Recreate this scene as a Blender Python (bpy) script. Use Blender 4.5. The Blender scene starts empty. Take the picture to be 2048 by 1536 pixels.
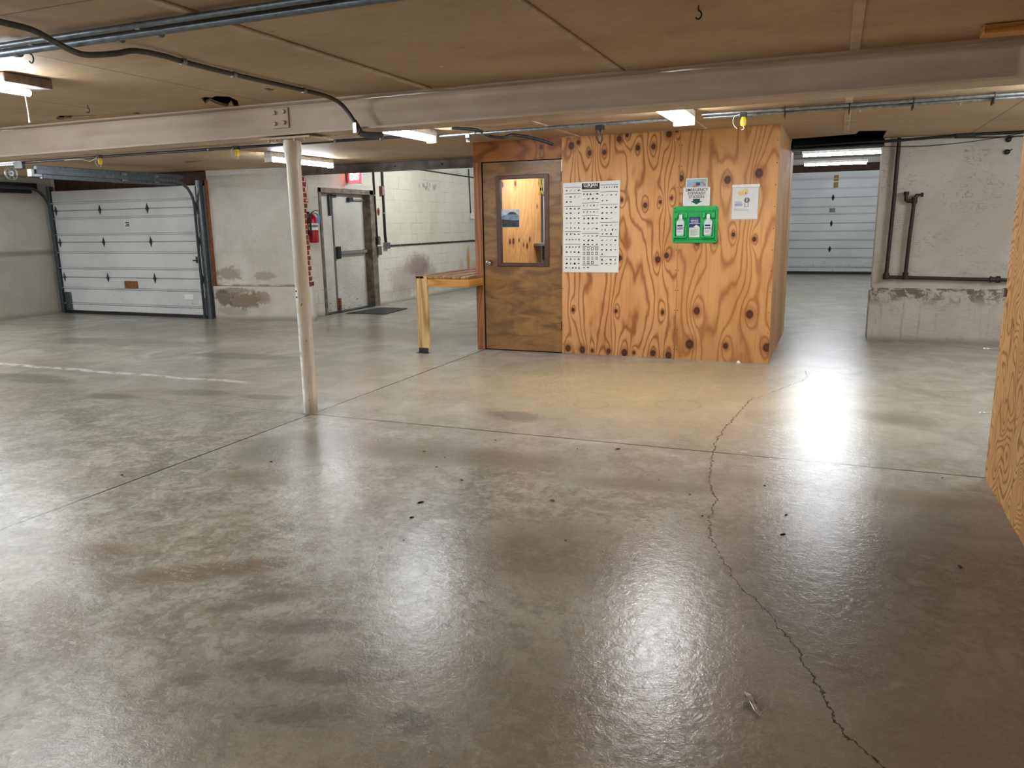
import bpy, math, random
from mathutils import Vector, Matrix
import numpy as np
random.seed(7)
C = bpy.context.scene.collection
PI = math.pi

# ------------------------------------------------------------------ mesh helper
ORI = {}
class MB:
    def __init__(s): s.v = []; s.f = []; s.sm = []
    def add(s, vs, fs, smooth=False):
        b = len(s.v); s.v += [tuple(p) for p in vs]
        for f in fs: s.f.append([b + i for i in f]); s.sm.append(smooth)
        return s
    def box(s, x0, x1, y0, y1, z0, z1):
        vs = [(x, y, z) for x in (x0, x1) for y in (y0, y1) for z in (z0, z1)]
        return s.add(vs, [(0,1,3,2),(4,6,7,5),(0,4,5,1),(2,3,7,6),(0,2,6,4),(1,5,7,3)])
    def bbox(s, x0, x1, y0, y1, z0, z1, b=.004):
        """box with chamfered edges"""
        if min(x1-x0, y1-y0, z1-z0) < 2.2*b: return s.box(x0,x1,y0,y1,z0,z1)
        X=(x0,x1);Y=(y0,y1);Z=(z0,z1);vs=[];idx={}
        for i in (0,1):
            for j in (0,1):
                for k in (0,1):
                    dx=b*(1-2*i);dy=b*(1-2*j);dz=b*(1-2*k)
                    for a,p in (('x',(X[i],Y[j]+dy,Z[k]+dz)),('y',(X[i]+dx,Y[j],Z[k]+dz)),('z',(X[i]+dx,Y[j]+dy,Z[k]))):
                        idx[(i,j,k,a)]=len(vs);vs.append(p)
        fs=[]
        for i in (0,1): fs.append([idx[(i,j,k,'x')] for j,k in ((0,0),(0,1),(1,1),(1,0))])
        for j in (0,1): fs.append([idx[(i,j,k,'y')] for i,k in ((0,0),(1,0),(1,1),(0,1))])
        for k in (0,1): fs.append([idx[(i,j,k,'z')] for i,j in ((0,0),(0,1),(1,1),(1,0))])
        for i in (0,1):
            for j in (0,1): fs.append([idx[(i,j,0,'x')],idx[(i,j,1,'x')],idx[(i,j,1,'y')],idx[(i,j,0,'y')]])
        for i in (0,1):
            for k in (0,1): fs.append([idx[(i,0,k,'x')],idx[(i,1,k,'x')],idx[(i,1,k,'z')],idx[(i,0,k,'z')]])
        for j in (0,1):
            for k in (0,1): fs.append([idx[(0,j,k,'y')],idx[(1,j,k,'y')],idx[(1,j,k,'z')],idx[(0,j,k,'z')]])
        for i in (0,1):
            for j in (0,1):
                for k in (0,1): fs.append([idx[(i,j,k,a)] for a in 'xyz'])
        return s.add(vs, fs)
    def tube(s, pts, r, n=10, cap=True, rs=None):
        pts=[Vector(p) for p in pts]; rings=[]; up=None
        for i,p in enumerate(pts):
            d=(pts[min(i+1,len(pts)-1)]-pts[max(i-1,0)]).normalized()
            if up is None:
                up=Vector((0,0,1)) if abs(d.z)<.9 else Vector((1,0,0))
            a=(up-d*up.dot(d)).normalized(); up=a; b=d.cross(a)
            rr=rs[i] if rs else r
            rings.append([p+(a*math.cos(t*2*PI/n)+b*math.sin(t*2*PI/n))*rr for t in range(n)])
        vs=[q for R in rings for q in R]; fs=[]
        for i in range(len(pts)-1):
            for t in range(n):
                u=(t+1)%n; fs.append((i*n+t,i*n+u,(i+1)*n+u,(i+1)*n+t))
        s.add(vs,fs,True)
        if cap:
            s.add(rings[0],[tuple(range(n))[::-1]]); s.add(rings[-1],[tuple(range(n))])
        return s
    def prism(s, poly, plane, d0, d1):
        """extrude 2D polygon. plane 'xz' (depth y), 'yz' (depth x), 'xy' (depth z)"""
        def P(a,b,d): return {'xz':(a,d,b),'yz':(d,a,b),'xy':(a,b,d)}[plane]
        n=len(poly); vs=[P(a,b,d0) for a,b in poly]+[P(a,b,d1) for a,b in poly]
        fs=[tuple(range(n))[::-1],tuple(range(n,2*n))]+[(i,(i+1)%n,n+(i+1)%n,n+i) for i in range(n)]
        return s.add(vs,fs)
    def grid(s, plane, u0, u1, v0, v1, d, res):
        nu=max(1,int(round((u1-u0)/res))); nv=max(1,int(round((v1-v0)/res)))
        def P(a,b): return {'xz':(a,d,b),'yz':(d,a,b),'xy':(a,b,d)}[plane]
        vs=[P(u0+(u1-u0)*i/nu,v0+(v1-v0)*j/nv) for i in range(nu+1) for j in range(nv+1)]
        return s.add(vs,[(i*(nv+1)+j,(i+1)*(nv+1)+j,(i+1)*(nv+1)+j+1,i*(nv+1)+j+1) for i in range(nu) for j in range(nv)])
    def lathe(s, prof, c, n=16, ax='z'):
        vs=[];fs=[]
        for r,h in prof:
            for t in range(n):
                a=2*PI*t/n; u,v=r*math.cos(a),r*math.sin(a)
                vs.append({'z':(c[0]+u,c[1]+v,c[2]+h),'y':(c[0]+u,c[1]+h,c[2]+v),'x':(c[0]+h,c[1]+u,c[2]+v)}[ax])
        for i in range(len(prof)-1):
            for t in range(n):
                u=(t+1)%n; fs.append((i*n+t,i*n+u,(i+1)*n+u,(i+1)*n+t))
        s.add(vs,fs,True)
        s.add(vs[:n],[tuple(range(n))[::-1]]); s.add(vs[-n:],[tuple(range(n))])
        return s
    def build(s, name, m, parent=None, at=None):
        me=bpy.data.meshes.new(name)
        if parent is not None: W=ORI[parent.name]
        elif at is not None: W=Vector(at)
        else:
            xs=[p[0] for p in s.v];ys=[p[1] for p in s.v];zs=[p[2] for p in s.v]
            W=Vector(((min(xs)+max(xs))/2,(min(ys)+max(ys))/2,min(zs)))
        me.from_pydata([(Vector(p)-W)[:] for p in s.v],[],s.f)
        me.polygons.foreach_set('use_smooth',s.sm)
        me.materials.append(m); me.update()
        import bmesh
        bm=bmesh.new(); bm.from_mesh(me); bmesh.ops.recalc_face_normals(bm,faces=bm.faces); bm.to_mesh(me); bm.free()
        o=bpy.data.objects.new(name,me); C.objects.link(o)
        if parent is not None: o.parent=parent
        else: o.location=W
        ORI[o.name]=W
        return o
def tag(o,label,cat=None,group=None,kind=None):
    o['label']=label
    if cat: o['category']=cat
    if group: o['group']=group
    if kind: o['kind']=kind
    return o
def thing(name,label,cat,loc,group=None,kind=None):
    o=bpy.data.objects.new(name,None); C.objects.link(o); o.location=loc; o.empty_display_size=.1
    ORI[o.name]=Vector(loc); return tag(o,label,cat,group,kind)

# ------------------------------------------------------------------ material helper
def lin(c): return tuple((v/12.92 if v<=.04045 else ((v+.055)/1.055)**2.4) for v in [x/255 for x in c])+(1,)
class NT:
    def __init__(s,name,rough=.6,metal=0,spec=.5):
        s.m=bpy.data.materials.new(name); s.m.use_nodes=True; s.t=s.m.node_tree; s.n=s.t.nodes; s.l=s.t.links
        s.b=s.n['Principled BSDF']; s.b.inputs['Roughness'].default_value=rough; s.b.inputs['Metallic'].default_value=metal
        s.b.inputs['Specular IOR Level'].default_value=spec
    def put(s,sock,v):
        if isinstance(v,bpy.types.NodeSocket): s.l.new(v,sock)
        elif v is not None:
            try: sock.default_value=v
            except Exception: sock.default_value=tuple(v)[:3]
    def M(s,op,a,b=None,c=None,clamp=False):
        n=s.n.new('ShaderNodeMath'); n.operation=op; n.use_clamp=clamp
        for i,v in enumerate((a,b,c)):
            if v is not None: s.put(n.inputs[i],v)
        return n.outputs[0]
    def V(s,op,a,b=None):
        n=s.n.new('ShaderNodeVectorMath'); n.operation=op; s.put(n.inputs[0],a)
        if b is not None: s.put(n.inputs[1],b)
        return n.outputs['Value'] if op in('DISTANCE','LENGTH','DOT_PRODUCT') else n.outputs[0]
    def pos(s):
        if not hasattr(s,'_p'):
            g=s.n.new('ShaderNodeNewGeometry'); s._p=g.outputs['Position']
            q=s.n.new('ShaderNodeSeparateXYZ'); s.l.new(s._p,q.inputs[0]); s.x,s.y,s.z=q.outputs
        return s._p
    def vec(s,x,y,z=0.):
        n=s.n.new('ShaderNodeCombineXYZ')
        for i,v in enumerate((x,y,z)): s.put(n.inputs[i],v)
        return n.outputs[0]
    def noise(s,v,sc=1.,det=3.,rough=.55,dist=0.,out=0):
        n=s.n.new('ShaderNodeTexNoise'); n.noise_dimensions=getattr(s,'dim','3D'); s.put(n.inputs['Vector'],v); n.inputs['Scale'].default_value=sc
        n.inputs['Detail'].default_value=det; n.inputs['Roughness'].default_value=rough; n.inputs['Distortion'].default_value=dist
        return n.outputs[out]
    def vor(s,v,sc=1.,feat='F1',out='Distance'):
        n=s.n.new('ShaderNodeTexVoronoi'); n.feature=feat; s.put(n.inputs['Vector'],v); n.inputs['Scale'].default_value=sc
        return n.outputs[out]
    def step(s,v,a,b):
        n=s.n.new('ShaderNodeMapRange'); n.interpolation_type='SMOOTHSTEP'; s.put(n.inputs[0],v)
        n.inputs[1].default_value=a; n.inputs[2].default_value=b; n.inputs[3].default_value=0; n.inputs[4].default_value=1
        return n.outputs[0]
    def rng(s,v,a,b,c,d):
        n=s.n.new('ShaderNodeMapRange'); s.put(n.inputs[0],v)
        for i,q in enumerate((a,b,c,d)): n.inputs[i+1].default_value=q
        return n.outputs[0]
    def mix(s,f,a,b,mode='MIX'):
        n=s.n.new('ShaderNodeMix'); n.data_type='RGBA'; n.blend_type=mode
        s.put(n.inputs[0],f); s.put(n.inputs[6],a); s.put(n.inputs[7],b); return n.outputs[2]
    def col(s,c): s.put(s.b.inputs['Base Color'],c); return s
    def rough(s,v): s.put(s.b.inputs['Roughness'],v); return s
    def bump(s,h,st=.3,d=.01):
        n=s.n.new('ShaderNodeBump'); n.inputs['Strength'].default_value=st; n.inputs['Distance'].default_value=d
        s.l.new(h,n.inputs['Height']); s.l.new(n.outputs[0],s.b.inputs['Normal']); return s
    def attr(s,name):
        n=s.n.new('ShaderNodeAttribute'); n.attribute_name=name; return n.outputs['Fac']
    def blob(s,cx,cy,rx,ry,rot=0.,u=None,v=None,wob=None,amt=.5,a=.6,b=1.1):
        """soft-edged ellipse mask, irregular by wob noise"""
        u=u or s.x; v=v or s.y; c,sn=math.cos(rot),math.sin(rot)
        du=s.M('SUBTRACT',u,cx); dv=s.M('SUBTRACT',v,cy)
        p=s.M('MULTIPLY_ADD',du,c/rx,s.M('MULTIPLY',dv,sn/rx)); q=s.M('MULTIPLY_ADD',du,-sn/ry,s.M('MULTIPLY',dv,c/ry))
        d=s.V('LENGTH',s.vec(p,q))
        if wob is not None: d=s.M('MULTIPLY_ADD',s.M('SUBTRACT',wob,.5),amt*2,d)
        return s.M('SUBTRACT',1,s.step(d,a,b))
def plain(name,rgb,rough=.5,metal=0,spec=.5,var=.12,sc=30,bumpv=0):
    t=NT(name,rough,metal,spec); t.pos(); c=lin(rgb)
    n=t.noise(t._p,sc,3)
    d=tuple(v*(1-var*2) for v in c[:3])+(1,); e=tuple(min(1,v*(1+var)) for v in c[:3])+(1,)
    t.col(t.mix(t.step(n,.3,.7),d,e))
    if bumpv: t.bump(n,bumpv,.004)
    return t.m
def emis(name,rgb,st):
    t=NT(name); t.b.inputs['Base Color'].default_value=(.8,.8,.8,1)
    t.b.inputs['Emission Color'].default_value=lin(rgb); t.b.inputs['Emission Strength'].default_value=st; return t.m

TUBE=46.
M={}
M['tube']=emis('lamp_glow',(236,245,255),TUBE*1.04)
M['tube_boost']=emis('lamp_glow_boost',(238,246,255),TUBE*2.6)  # stronger glow for out-of-view tubes, to brighten dim areas
M['tube_soft']=emis('lamp_glow_soft',(246,249,255),TUBE*.85)
M['tube_far']=emis('lamp_glow_far',(240,247,255),TUBE*1.15)
M['exit_glow']=emis('exit_glow',(255,30,50),1.6)
M['exit_white']=emis('exit_white',(255,200,205),3.0)
for k_ in ('tube_far','tube','tube_boost','tube_soft'): M[k_].cycles.emission_sampling='FRONT'
for k_ in ('exit_glow','exit_white'): M[k_].cycles.emission_sampling='NONE'
M['lampwhite']=plain('lamp_housing_white',(225,222,215),.4)
M['galv']=plain('galvanized_steel',(150,152,152),.38,.85,var=.15)
M['darksteel']=plain('dark_steel',(62,62,64),.45,.6)
M['tracksteel']=plain('track_steel',(105,112,116),.42,.7)
M['black']=plain('black_rubber',(22,22,24),.6)
M['void']=plain('dark_void',(10,8,7),.95,spec=.1)
M['rustbrown']=plain('rusty_pipe_iron',(46,36,30),.6,.1,var=.3,sc=40,bumpv=.3)
M['chrome']=plain('chrome',(215,215,215),.15,1.0,var=.02)
M['yellow']=plain('yellow_plastic',(235,200,40),.4)
M['pvc']=plain('grey_conduit',(84,84,86),.45,.2)
M['white']=plain('white_plastic',(232,232,230),.35,var=.03)
M['card']=plain('white_print_paper',(236,236,230),.55,var=.02,sc=3)
M['ink']=plain('black_ink',(28,28,30),.6,var=.05)
M['inkgrey']=plain('grey_ink',(120,120,120),.6,var=.05)
M['greenink']=plain('dark_green_ink',(10,78,62),.5,var=.05)
M['green']=plain('green_plastic',(22,176,84),.35,var=.05,sc=10)
M['blue']=plain('blue_label_ink',(28,34,120),.45,var=.05)
M['lilac']=plain('lilac_ink',(150,150,205),.5,var=.05)
M['bottle']=plain('frosted_bottle_plastic',(205,216,216),.3,var=.04)
M['red']=plain('red_enamel',(176,18,26),.28,var=.08,sc=12)
M['redprint']=plain('red_print',(196,40,58),.5,var=.05)
M['bluetag']=plain('blue_tag',(90,140,190),.5)
M['cable']=plain('cable_black',(18,16,15),.55)
M['cord']=plain('pull_cord',(235,235,225),.7,var=.03)
M['redwood']=plain('dark_red_timber',(62,30,18),.7,var=.3,sc=14)
M['lumberdark']=plain('timber_edge_brown',(140,82,44),.7,var=.2,sc=25)
M['mat']=plain('grey_rubber_mat',(52,52,52),.8,bumpv=.3,sc=160)
M['silver']=plain('bright_aluminium',(225,225,222),.3,.5)
M['skyprint']=plain('pale_blue_print',(165,200,215),.5,var=.1,sc=20)
M['tealprint']=plain('teal_print',(30,90,120),.5)
M['skinprint']=plain('hand_print',(200,140,125),.5)
M['carprint']=plain('blue_grey_car_print',(120,145,165),.4)
M['carsky']=plain('pale_road_print',(205,215,222),.4)
M['carroad']=plain('dark_road_print',(52,54,60),.5,var=.3,sc=60)
M['orange']=plain('orange_print',(215,110,50),.5)

# --- glass
t=NT('window_glass',.03); t.b.inputs['Transmission Weight'].default_value=1; t.b.inputs['IOR'].default_value=1.08; t.b.inputs['Base Color'].default_value=(.97,.98,.97,1); M['glass']=t.m
t=NT('clear_sleeve',.25); t.b.inputs['Alpha'].default_value=.12; t.b.inputs['Base Color'].default_value=(.9,.9,.93,1); M['sleeve']=t.m

# --- concrete floor
def floor_mat():
    t=NT('stained_concrete'); p=t.pos(); x,y=t.x,t.y; t.dim='2D'
    big=t.noise(p,.55,4,.6); mid=t.noise(p,2.1,6,.62,.6); fine=t.noise(p,17,5,.65,.4); grit=t.noise(p,90,3,.6)
    streak=t.noise(t.vec(t.M('MULTIPLY',x,1.2),t.M('MULTIPLY',y,5)),1.6,4,.6,.5)
    near=t.M('MULTIPLY_ADD',t.M('SUBTRACT',1,t.step(y,3.4,5.2)),.72,.28)
    base=t.mix(t.step(mid,.3,.72),lin((147,144,131)),lin((179,176,164)))
    base=t.mix(t.M('MULTIPLY',t.step(big,.42,.68),.4),base,lin((158,146,124)))
    base=t.mix(t.M('MULTIPLY',t.step(fine,.45,.78),t.M('MULTIPLY',near,.3)),base,lin((112,106,94)))
    base=t.mix(t.M('MULTIPLY',t.step(streak,.50,.76),t.M('MULTIPLY_ADD',near,.12,.1)),base,lin((126,112,96)))
    base=t.mix(t.M('MULTIPLY',t.step(grit,.5,.75),.2),base,lin((188,184,172)))
    # flaky mottling: pale skin with darker worn cells
    wob=t.noise(p,7,5,.68,.5); wob2=t.noise(p,26,4,.72,.4)
    base=t.mix(t.M('MULTIPLY',t.step(wob,.53,.58),t.M('MULTIPLY',near,.34)),base,lin((116,111,101)))
    base=t.mix(t.M('MULTIPLY',t.M('SUBTRACT',1,t.step(wob,.40,.46)),t.M('MULTIPLY',near,.40)),base,lin((200,197,188)))
    base=t.mix(t.M('MULTIPLY',t.step(wob2,.55,.61),t.M('MULTIPLY',near,.36)),base,lin((106,100,90)))
    base=t.mix(t.M('MULTIPLY',t.M('SUBTRACT',1,t.step(wob2,.38,.43)),t.M('MULTIPLY',near,.36)),base,lin((206,203,194)))
    def over(base,mask,col,k): return t.mix(t.M('MULTIPLY',mask,k),base,lin(col))
    wo=t.M('MULTIPLY_ADD',t.M('SUBTRACT',wob2,.5),.7,t.M('SUBTRACT',wob,.5))
    def cls(base,name,amt,a,b,col,k,th=None):
        m=t.M('SUBTRACT',1,t.step(t.M('MULTIPLY_ADD',wo,amt,t.attr(name)),a,b))
        if th is not None: m=t.M('MULTIPLY',m,th)
        return over(base,m,col,k)
    base=cls(base,'tone_yellow',.25,.2,1.2,(182,160,112),.62)  # soft yellowish ellipses in front of the plywood room
    base=cls(base,'tone_dark',1.0,.4,1.25,(84,74,62),.7)  # darker brown towards the right front of the floor
    base=cls(base,'wear_brown',1.2,.35,1.2,(120,108,90),.6)
    base=cls(base,'tone_taupe',.3,.2,1.3,(120,108,92),.5)  # soft taupe ellipses, mostly along the far part of the floor
    base=cls(base,'stain_grey',3.2,.4,1.0,(98,94,87),.62)
    base=cls(base,'stain_soft',1.2,.55,1.1,(104,99,91),.6)
    base=cls(base,'tread_brown',1.3,.6,1.2,(128,110,92),.75,t.step(t.vor(t.vec(t.M('MULTIPLY_ADD',wo,.5,t.M('MULTIPLY',x,1.)),t.M('MULTIPLY',y,1.6)),22,'F1'),.30,.42))
    # pale broken paint line
    pl=t.M('MULTIPLY',t.M('SUBTRACT',1,t.step(t.M('ABSOLUTE',t.M('SUBTRACT',y,t.M('MULTIPLY_ADD',t.noise(p,1.1,1),.16,5.34))),.012,.07)),t.M('MULTIPLY',t.step(x,-10,-9.9),t.M('SUBTRACT',1,t.step(x,-5.1,-4.7))))
    base=over(base,t.M('MULTIPLY',pl,t.step(wob,.36,.55)),(226,224,222),.9)
    # faint ring marks
    for rx_,ry_,R in ((-1.66,5.6,.13),(-1.03,5.8,.17),(-3.1,5.38,.1)):
        d=t.M('ABSOLUTE',t.M('SUBTRACT',t.V('DISTANCE',t.vec(x,y),(rx_,ry_,0)),R))
        base=over(base,t.M('SUBTRACT',1,t.step(d,.004,.018)),(112,98,78),.24)
    # tooled joints
    j1=t.M('SUBTRACT',1,t.step(t.M('ABSOLUTE',t.M('ADD',x,3.562)),.0062,.0095))
    j2=t.M('SUBTRACT',1,t.step(t.M('ABSOLUTE',t.M('SUBTRACT',y,4.63)),.006,.010))
    j2=t.M('MULTIPLY',j2,t.M('SUBTRACT',1,t.M('MULTIPLY',t.M('LESS_THAN',x,-3.6),.6)))
    j2=t.M('MULTIPLY',j2,t.M('GREATER_THAN',x,-5.6))
    # crack: x follows a curve over y
    pts=[(1.6,.45),(1.959,.206),(2.045,.125),(2.211,.06),(2.439,-.018),(2.645,-.109),(2.915,-.276),(3.277,-.42),(3.5,-.46),(3.794,-.47),(4.0,-.53),(4.32,-.57),(4.62,-.60),(4.915,-.62),(5.3,-.60),(6.145,-.533),(6.4,-.42),(6.7,-.32),(6.962,-.218),(7.15,-.15),(7.534,-.168)]
    fc=t.n.new('ShaderNodeFloatCurve'); cv=fc.mapping.curves[0]
    X=lambda v:(v-1.6)/(7.6-1.6); Y=lambda v:(v+1)/2
    cv.points[0].location=(0,Y(.45)); cv.points[1].location=(1,Y(-.17))
    for a,b in pts[1:]: cv.points.new(X(a),Y(b))
    for q in cv.points: q.handle_type='VECTOR'
    fc.mapping.update()
    t.put(fc.inputs['Value'],t.M('DIVIDE',t.M('SUBTRACT',y,1.6),6.0))
    cx=t.M('MULTIPLY_ADD',fc.outputs[0],2,-1)
    jit=t.M('MULTIPLY_ADD',t.noise(p,14,4,.7),.07,-.035)
    cd=t.M('ABSOLUTE',t.M('ADD',t.M('SUBTRACT',x,cx),jit))
    crack=t.M('MULTIPLY',t.M('SUBTRACT',1,t.step(cd,.002,.006)),t.M('MULTIPLY',t.M('GREATER_THAN',y,1.6),t.M('LESS_THAN',y,7.56)))
    c2=t.M('ABSOLUTE',t.M('ADD',t.M('SUBTRACT',y,t.M('MULTIPLY_ADD',x,.13,7.22)),t.M('MULTIPLY',jit,2)))
    crack2=t.M('MULTIPLY',t.M('SUBTRACT',1,t.step(c2,.002,.007)),t.M('MULTIPLY',t.M('GREATER_THAN',x,-.15),t.M('LESS_THAN',x,1.0)))
    lines=t.M('MAXIMUM',t.M('MAXIMUM',j1,j2),crack)
    base=over(base,t.M('MULTIPLY',crack2,.5),(80,68,54),.7)
    base=over(base,lines,(44,38,31),.92)
    pass
    t.col(base)
    r=t.M('MULTIPLY_ADD',big,.10,.20)
    t.rough(r); t.b.inputs['Specular IOR Level'].default_value=.55
    h=t.M('MULTIPLY_ADD',fine,.6,t.M('MULTIPLY_ADD',wob2,.8,t.M('MULTIPLY',grit,.2)))
    t.bump(h,.25,.006); return t.m
M['floor']=floor_mat()

# --- ceiling boards
def ceil_mat(name='painted_ceiling_board',a=(188,162,126),b=(168,140,104)):
    t=NT(name,.62); p=t.pos(); x,y=t.x,t.y
    n=t.noise(t.vec(t.M('MULTIPLY',x,.6),y),.9,4,.6,.4); f=t.noise(t.vec(t.M('MULTIPLY',x,1.2),t.M('MULTIPLY',y,4)),5,4,.6,.3)
    c=t.mix(t.step(n,.35,.68),lin(b),lin(a)); c=t.mix(t.M('MULTIPLY',t.step(f,.5,.75),.25),c,lin((120,92,64)))
    # board joints along y every 1.22 m that carry no batten (dark gap)
    for sx in (-3.74,-5.02,-6.27,-7.5,-8.72,-9.95,-11.2,1.26):
        m=t.M('SUBTRACT',1,t.step(t.M('ABSOLUTE',t.M('SUBTRACT',x,sx)),.003,.011)); c=t.mix(t.M('MULTIPLY',m,.85),c,lin((60,40,24)))
        m=t.M('SUBTRACT',1,t.step(t.M('ABSOLUTE',t.M('SUBTRACT',x,sx-.02)),.01,.04)); c=t.mix(t.M('MULTIPLY',m,.3),c,lin((190,160,124)))
    for sy in (2.33,-.1,6.08,8.5):
        m=t.M('SUBTRACT',1,t.step(t.M('ABSOLUTE',t.M('SUBTRACT',y,sy)),.002,.008)); c=t.mix(t.M('MULTIPLY',m,.7),c,lin((74,48,28)))
    ch=t.M('MULTIPLY',t.step(t.noise(t.vec(t.M('MULTIPLY',x,2),t.M('MULTIPLY',y,9)),3,3,.6),.70,.74),1)
    c=t.mix(t.M('MULTIPLY',ch,.7),c,lin((78,46,28)))
    t.col(c); t.bump(f,.2,.006); return t.m
M['ceiling']=ceil_mat()
M['batten']=plain('painted_batten',(190,165,134),.6,sc=8)
def beam_mat():
    t=NT('painted_steel_beam',.5); p=t.pos()
    n=t.noise(t.vec(t.M('MULTIPLY',t.x,.5),t.y,t.z),2.2,4,.6,.3); c=t.mix(t.step(n,.35,.7),lin((184,163,135)),lin((200,181,155)))
    chip=t.step(t.noise(p,34,4,.6),.70,.73); low=t.M('MULTIPLY',chip,t.M('LESS_THAN',t.z,2.03))
    c=t.mix(t.M('MULTIPLY',low,.8),c,lin((66,44,30)))
    t.col(c); t.bump(t.noise(p,12,3),.12,.004); return t.m
M['beam']=beam_mat()
def column_mat():
    t=NT('worn_painted_column',.42); p=t.pos(); z=t.z
    n=t.noise(t.vec(t.M('MULTIPLY',t.x,3),t.M('MULTIPLY',t.y,3),t.M('MULTIPLY',z,.7)),4,5,.65,.4)
    c=t.mix(t.step(n,.34,.66),lin((190,181,164)),lin((216,210,198)))
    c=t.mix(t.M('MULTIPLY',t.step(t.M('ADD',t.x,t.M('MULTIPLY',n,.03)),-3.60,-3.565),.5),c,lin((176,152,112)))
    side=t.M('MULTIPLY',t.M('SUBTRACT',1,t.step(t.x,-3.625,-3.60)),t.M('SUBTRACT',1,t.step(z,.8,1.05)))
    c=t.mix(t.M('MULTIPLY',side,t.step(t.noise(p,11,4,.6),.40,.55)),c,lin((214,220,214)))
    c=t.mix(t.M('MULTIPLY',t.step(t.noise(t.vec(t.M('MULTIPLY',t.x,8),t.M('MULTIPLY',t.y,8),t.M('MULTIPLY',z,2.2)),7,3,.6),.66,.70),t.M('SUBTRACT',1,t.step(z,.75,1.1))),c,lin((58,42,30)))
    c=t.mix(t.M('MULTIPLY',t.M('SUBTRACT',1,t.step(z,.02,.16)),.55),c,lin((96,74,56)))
    t.col(c); t.bump(n,.15,.003); return t.m
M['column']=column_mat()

# --- walls
def stucco(name,a,b,rough_sc=16,bst=.5,extra=None,stretch=1.,crk=None):
    t=NT(name,.8,spec=.25); p=t.pos()
    q=t.vec(t.x,t.y,t.M('MULTIPLY',t.z,stretch))
    n=t.noise(p,1.4,5,.6,.3); f=t.noise(q,rough_sc,5,.6,.4); c=t.mix(t.step(n,.32,.7),lin(b),lin(a))
    c=t.mix(t.M('MULTIPLY',t.step(t.noise(p,38,3,.6),.62,.72),.35),c,lin(tuple(int(v*.62) for v in b)))
    c=t.mix(t.M('MULTIPLY',t.M('SUBTRACT',1,t.step(t.z,.0,.09)),.5),c,lin((96,84,70)))
    if crk:
        cr=t.M('MULTIPLY',t.M('SUBTRACT',1,t.step(t.M('ABSOLUTE',t.M('SUBTRACT',t.noise(t.vec(t.x,t.y,t.M('MULTIPLY',t.z,2.6)),5,3,.55,1.2),.5)),.004,.014)),t.step(t.noise(p,3,2),.46,.6))
        c=t.mix(t.M('MULTIPLY',cr,.5),c,lin((92,80,66)))
    h=f
    if extra: c,h=extra(t,c,f)
    t.col(c); t.bump(h,bst,.01); return t.m
def ex_gar(t,c,f):
    p=t._p; w=t.noise(p,9,5,.7,.5)
    for (u,z,a,b,k,col) in ((-8.62,.69,.28,.13,.75,(150,140,124)),(-8.0,.66,.24,.08,.7,(154,144,128)),(-8.35,.29,.34,.16,.85,(122,104,82)),(-8.7,.33,.2,.16,.8,(96,84,72)),(-8.05,.33,.18,.12,.75,(140,124,104)),(-8.55,.12,.35,.08,.5,(140,128,112)),(-8.5,.44,.4,.06,.6,(100,84,68))):
        m=t.blob(u,z,a,b,0,u=t.x,v=t.z,wob=w,amt=.75,a=.6,b=.95); c=t.mix(t.M('MULTIPLY',m,k),c,lin(col))
    g=t.M('MULTIPLY',t.M('SUBTRACT',1,t.step(t.M('ABSOLUTE',t.M('SUBTRACT',t.z,.52)),.006,.022)),t.step(t.noise(p,5,3),.38,.55)); c=t.mix(t.M('MULTIPLY',g,.6),c,lin((120,70,50)))
    return c,f
M['wall_garage']=stucco('white_stucco_wall',(212,208,200),(194,189,179),extra=ex_gar)
def ex_left(t,c,f):
    g=t.M('SUBTRACT',1,t.step(t.M('ABSOLUTE',t.M('SUBTRACT',t.z,1.03)),.01,.07)); c=t.mix(t.M('MULTIPLY',g,.55),c,lin((92,80,66)))
    low=t.M('LESS_THAN',t.z,1.03); c=t.mix(t.M('MULTIPLY',low,.35),c,lin((146,138,124))); return c,f
M['wall_left']=stucco('grey_white_stucco',(192,188,178),(174,169,158),extra=ex_left)
def ex_right(t,c,f):
    w=t.noise(t._p,10,5,.7,.6)
    top=t.M('MULTIPLY',t.M('MULTIPLY',t.step(t.z,.36,.54),t.M('LESS_THAN',t.z,.60)),t.step(w,.44,.56)); c=t.mix(t.M('MULTIPLY',top,.72),c,lin((62,50,40)))
    dr=t.M('MULTIPLY',t.step(t.noise(t.vec(t.M('MULTIPLY',t.x,11),0.,t.M('MULTIPLY',t.z,.8)),2.2,3,.6),.56,.68),t.M('LESS_THAN',t.z,.56)); c=t.mix(t.M('MULTIPLY',dr,.35),c,lin((136,108,84)))
    return c,f
M['wall_right']=stucco('rough_plaster_wall',(196,190,181),(177,170,160),rough_sc=9,bst=.75,extra=ex_right,stretch=2.4,crk=True)
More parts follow.
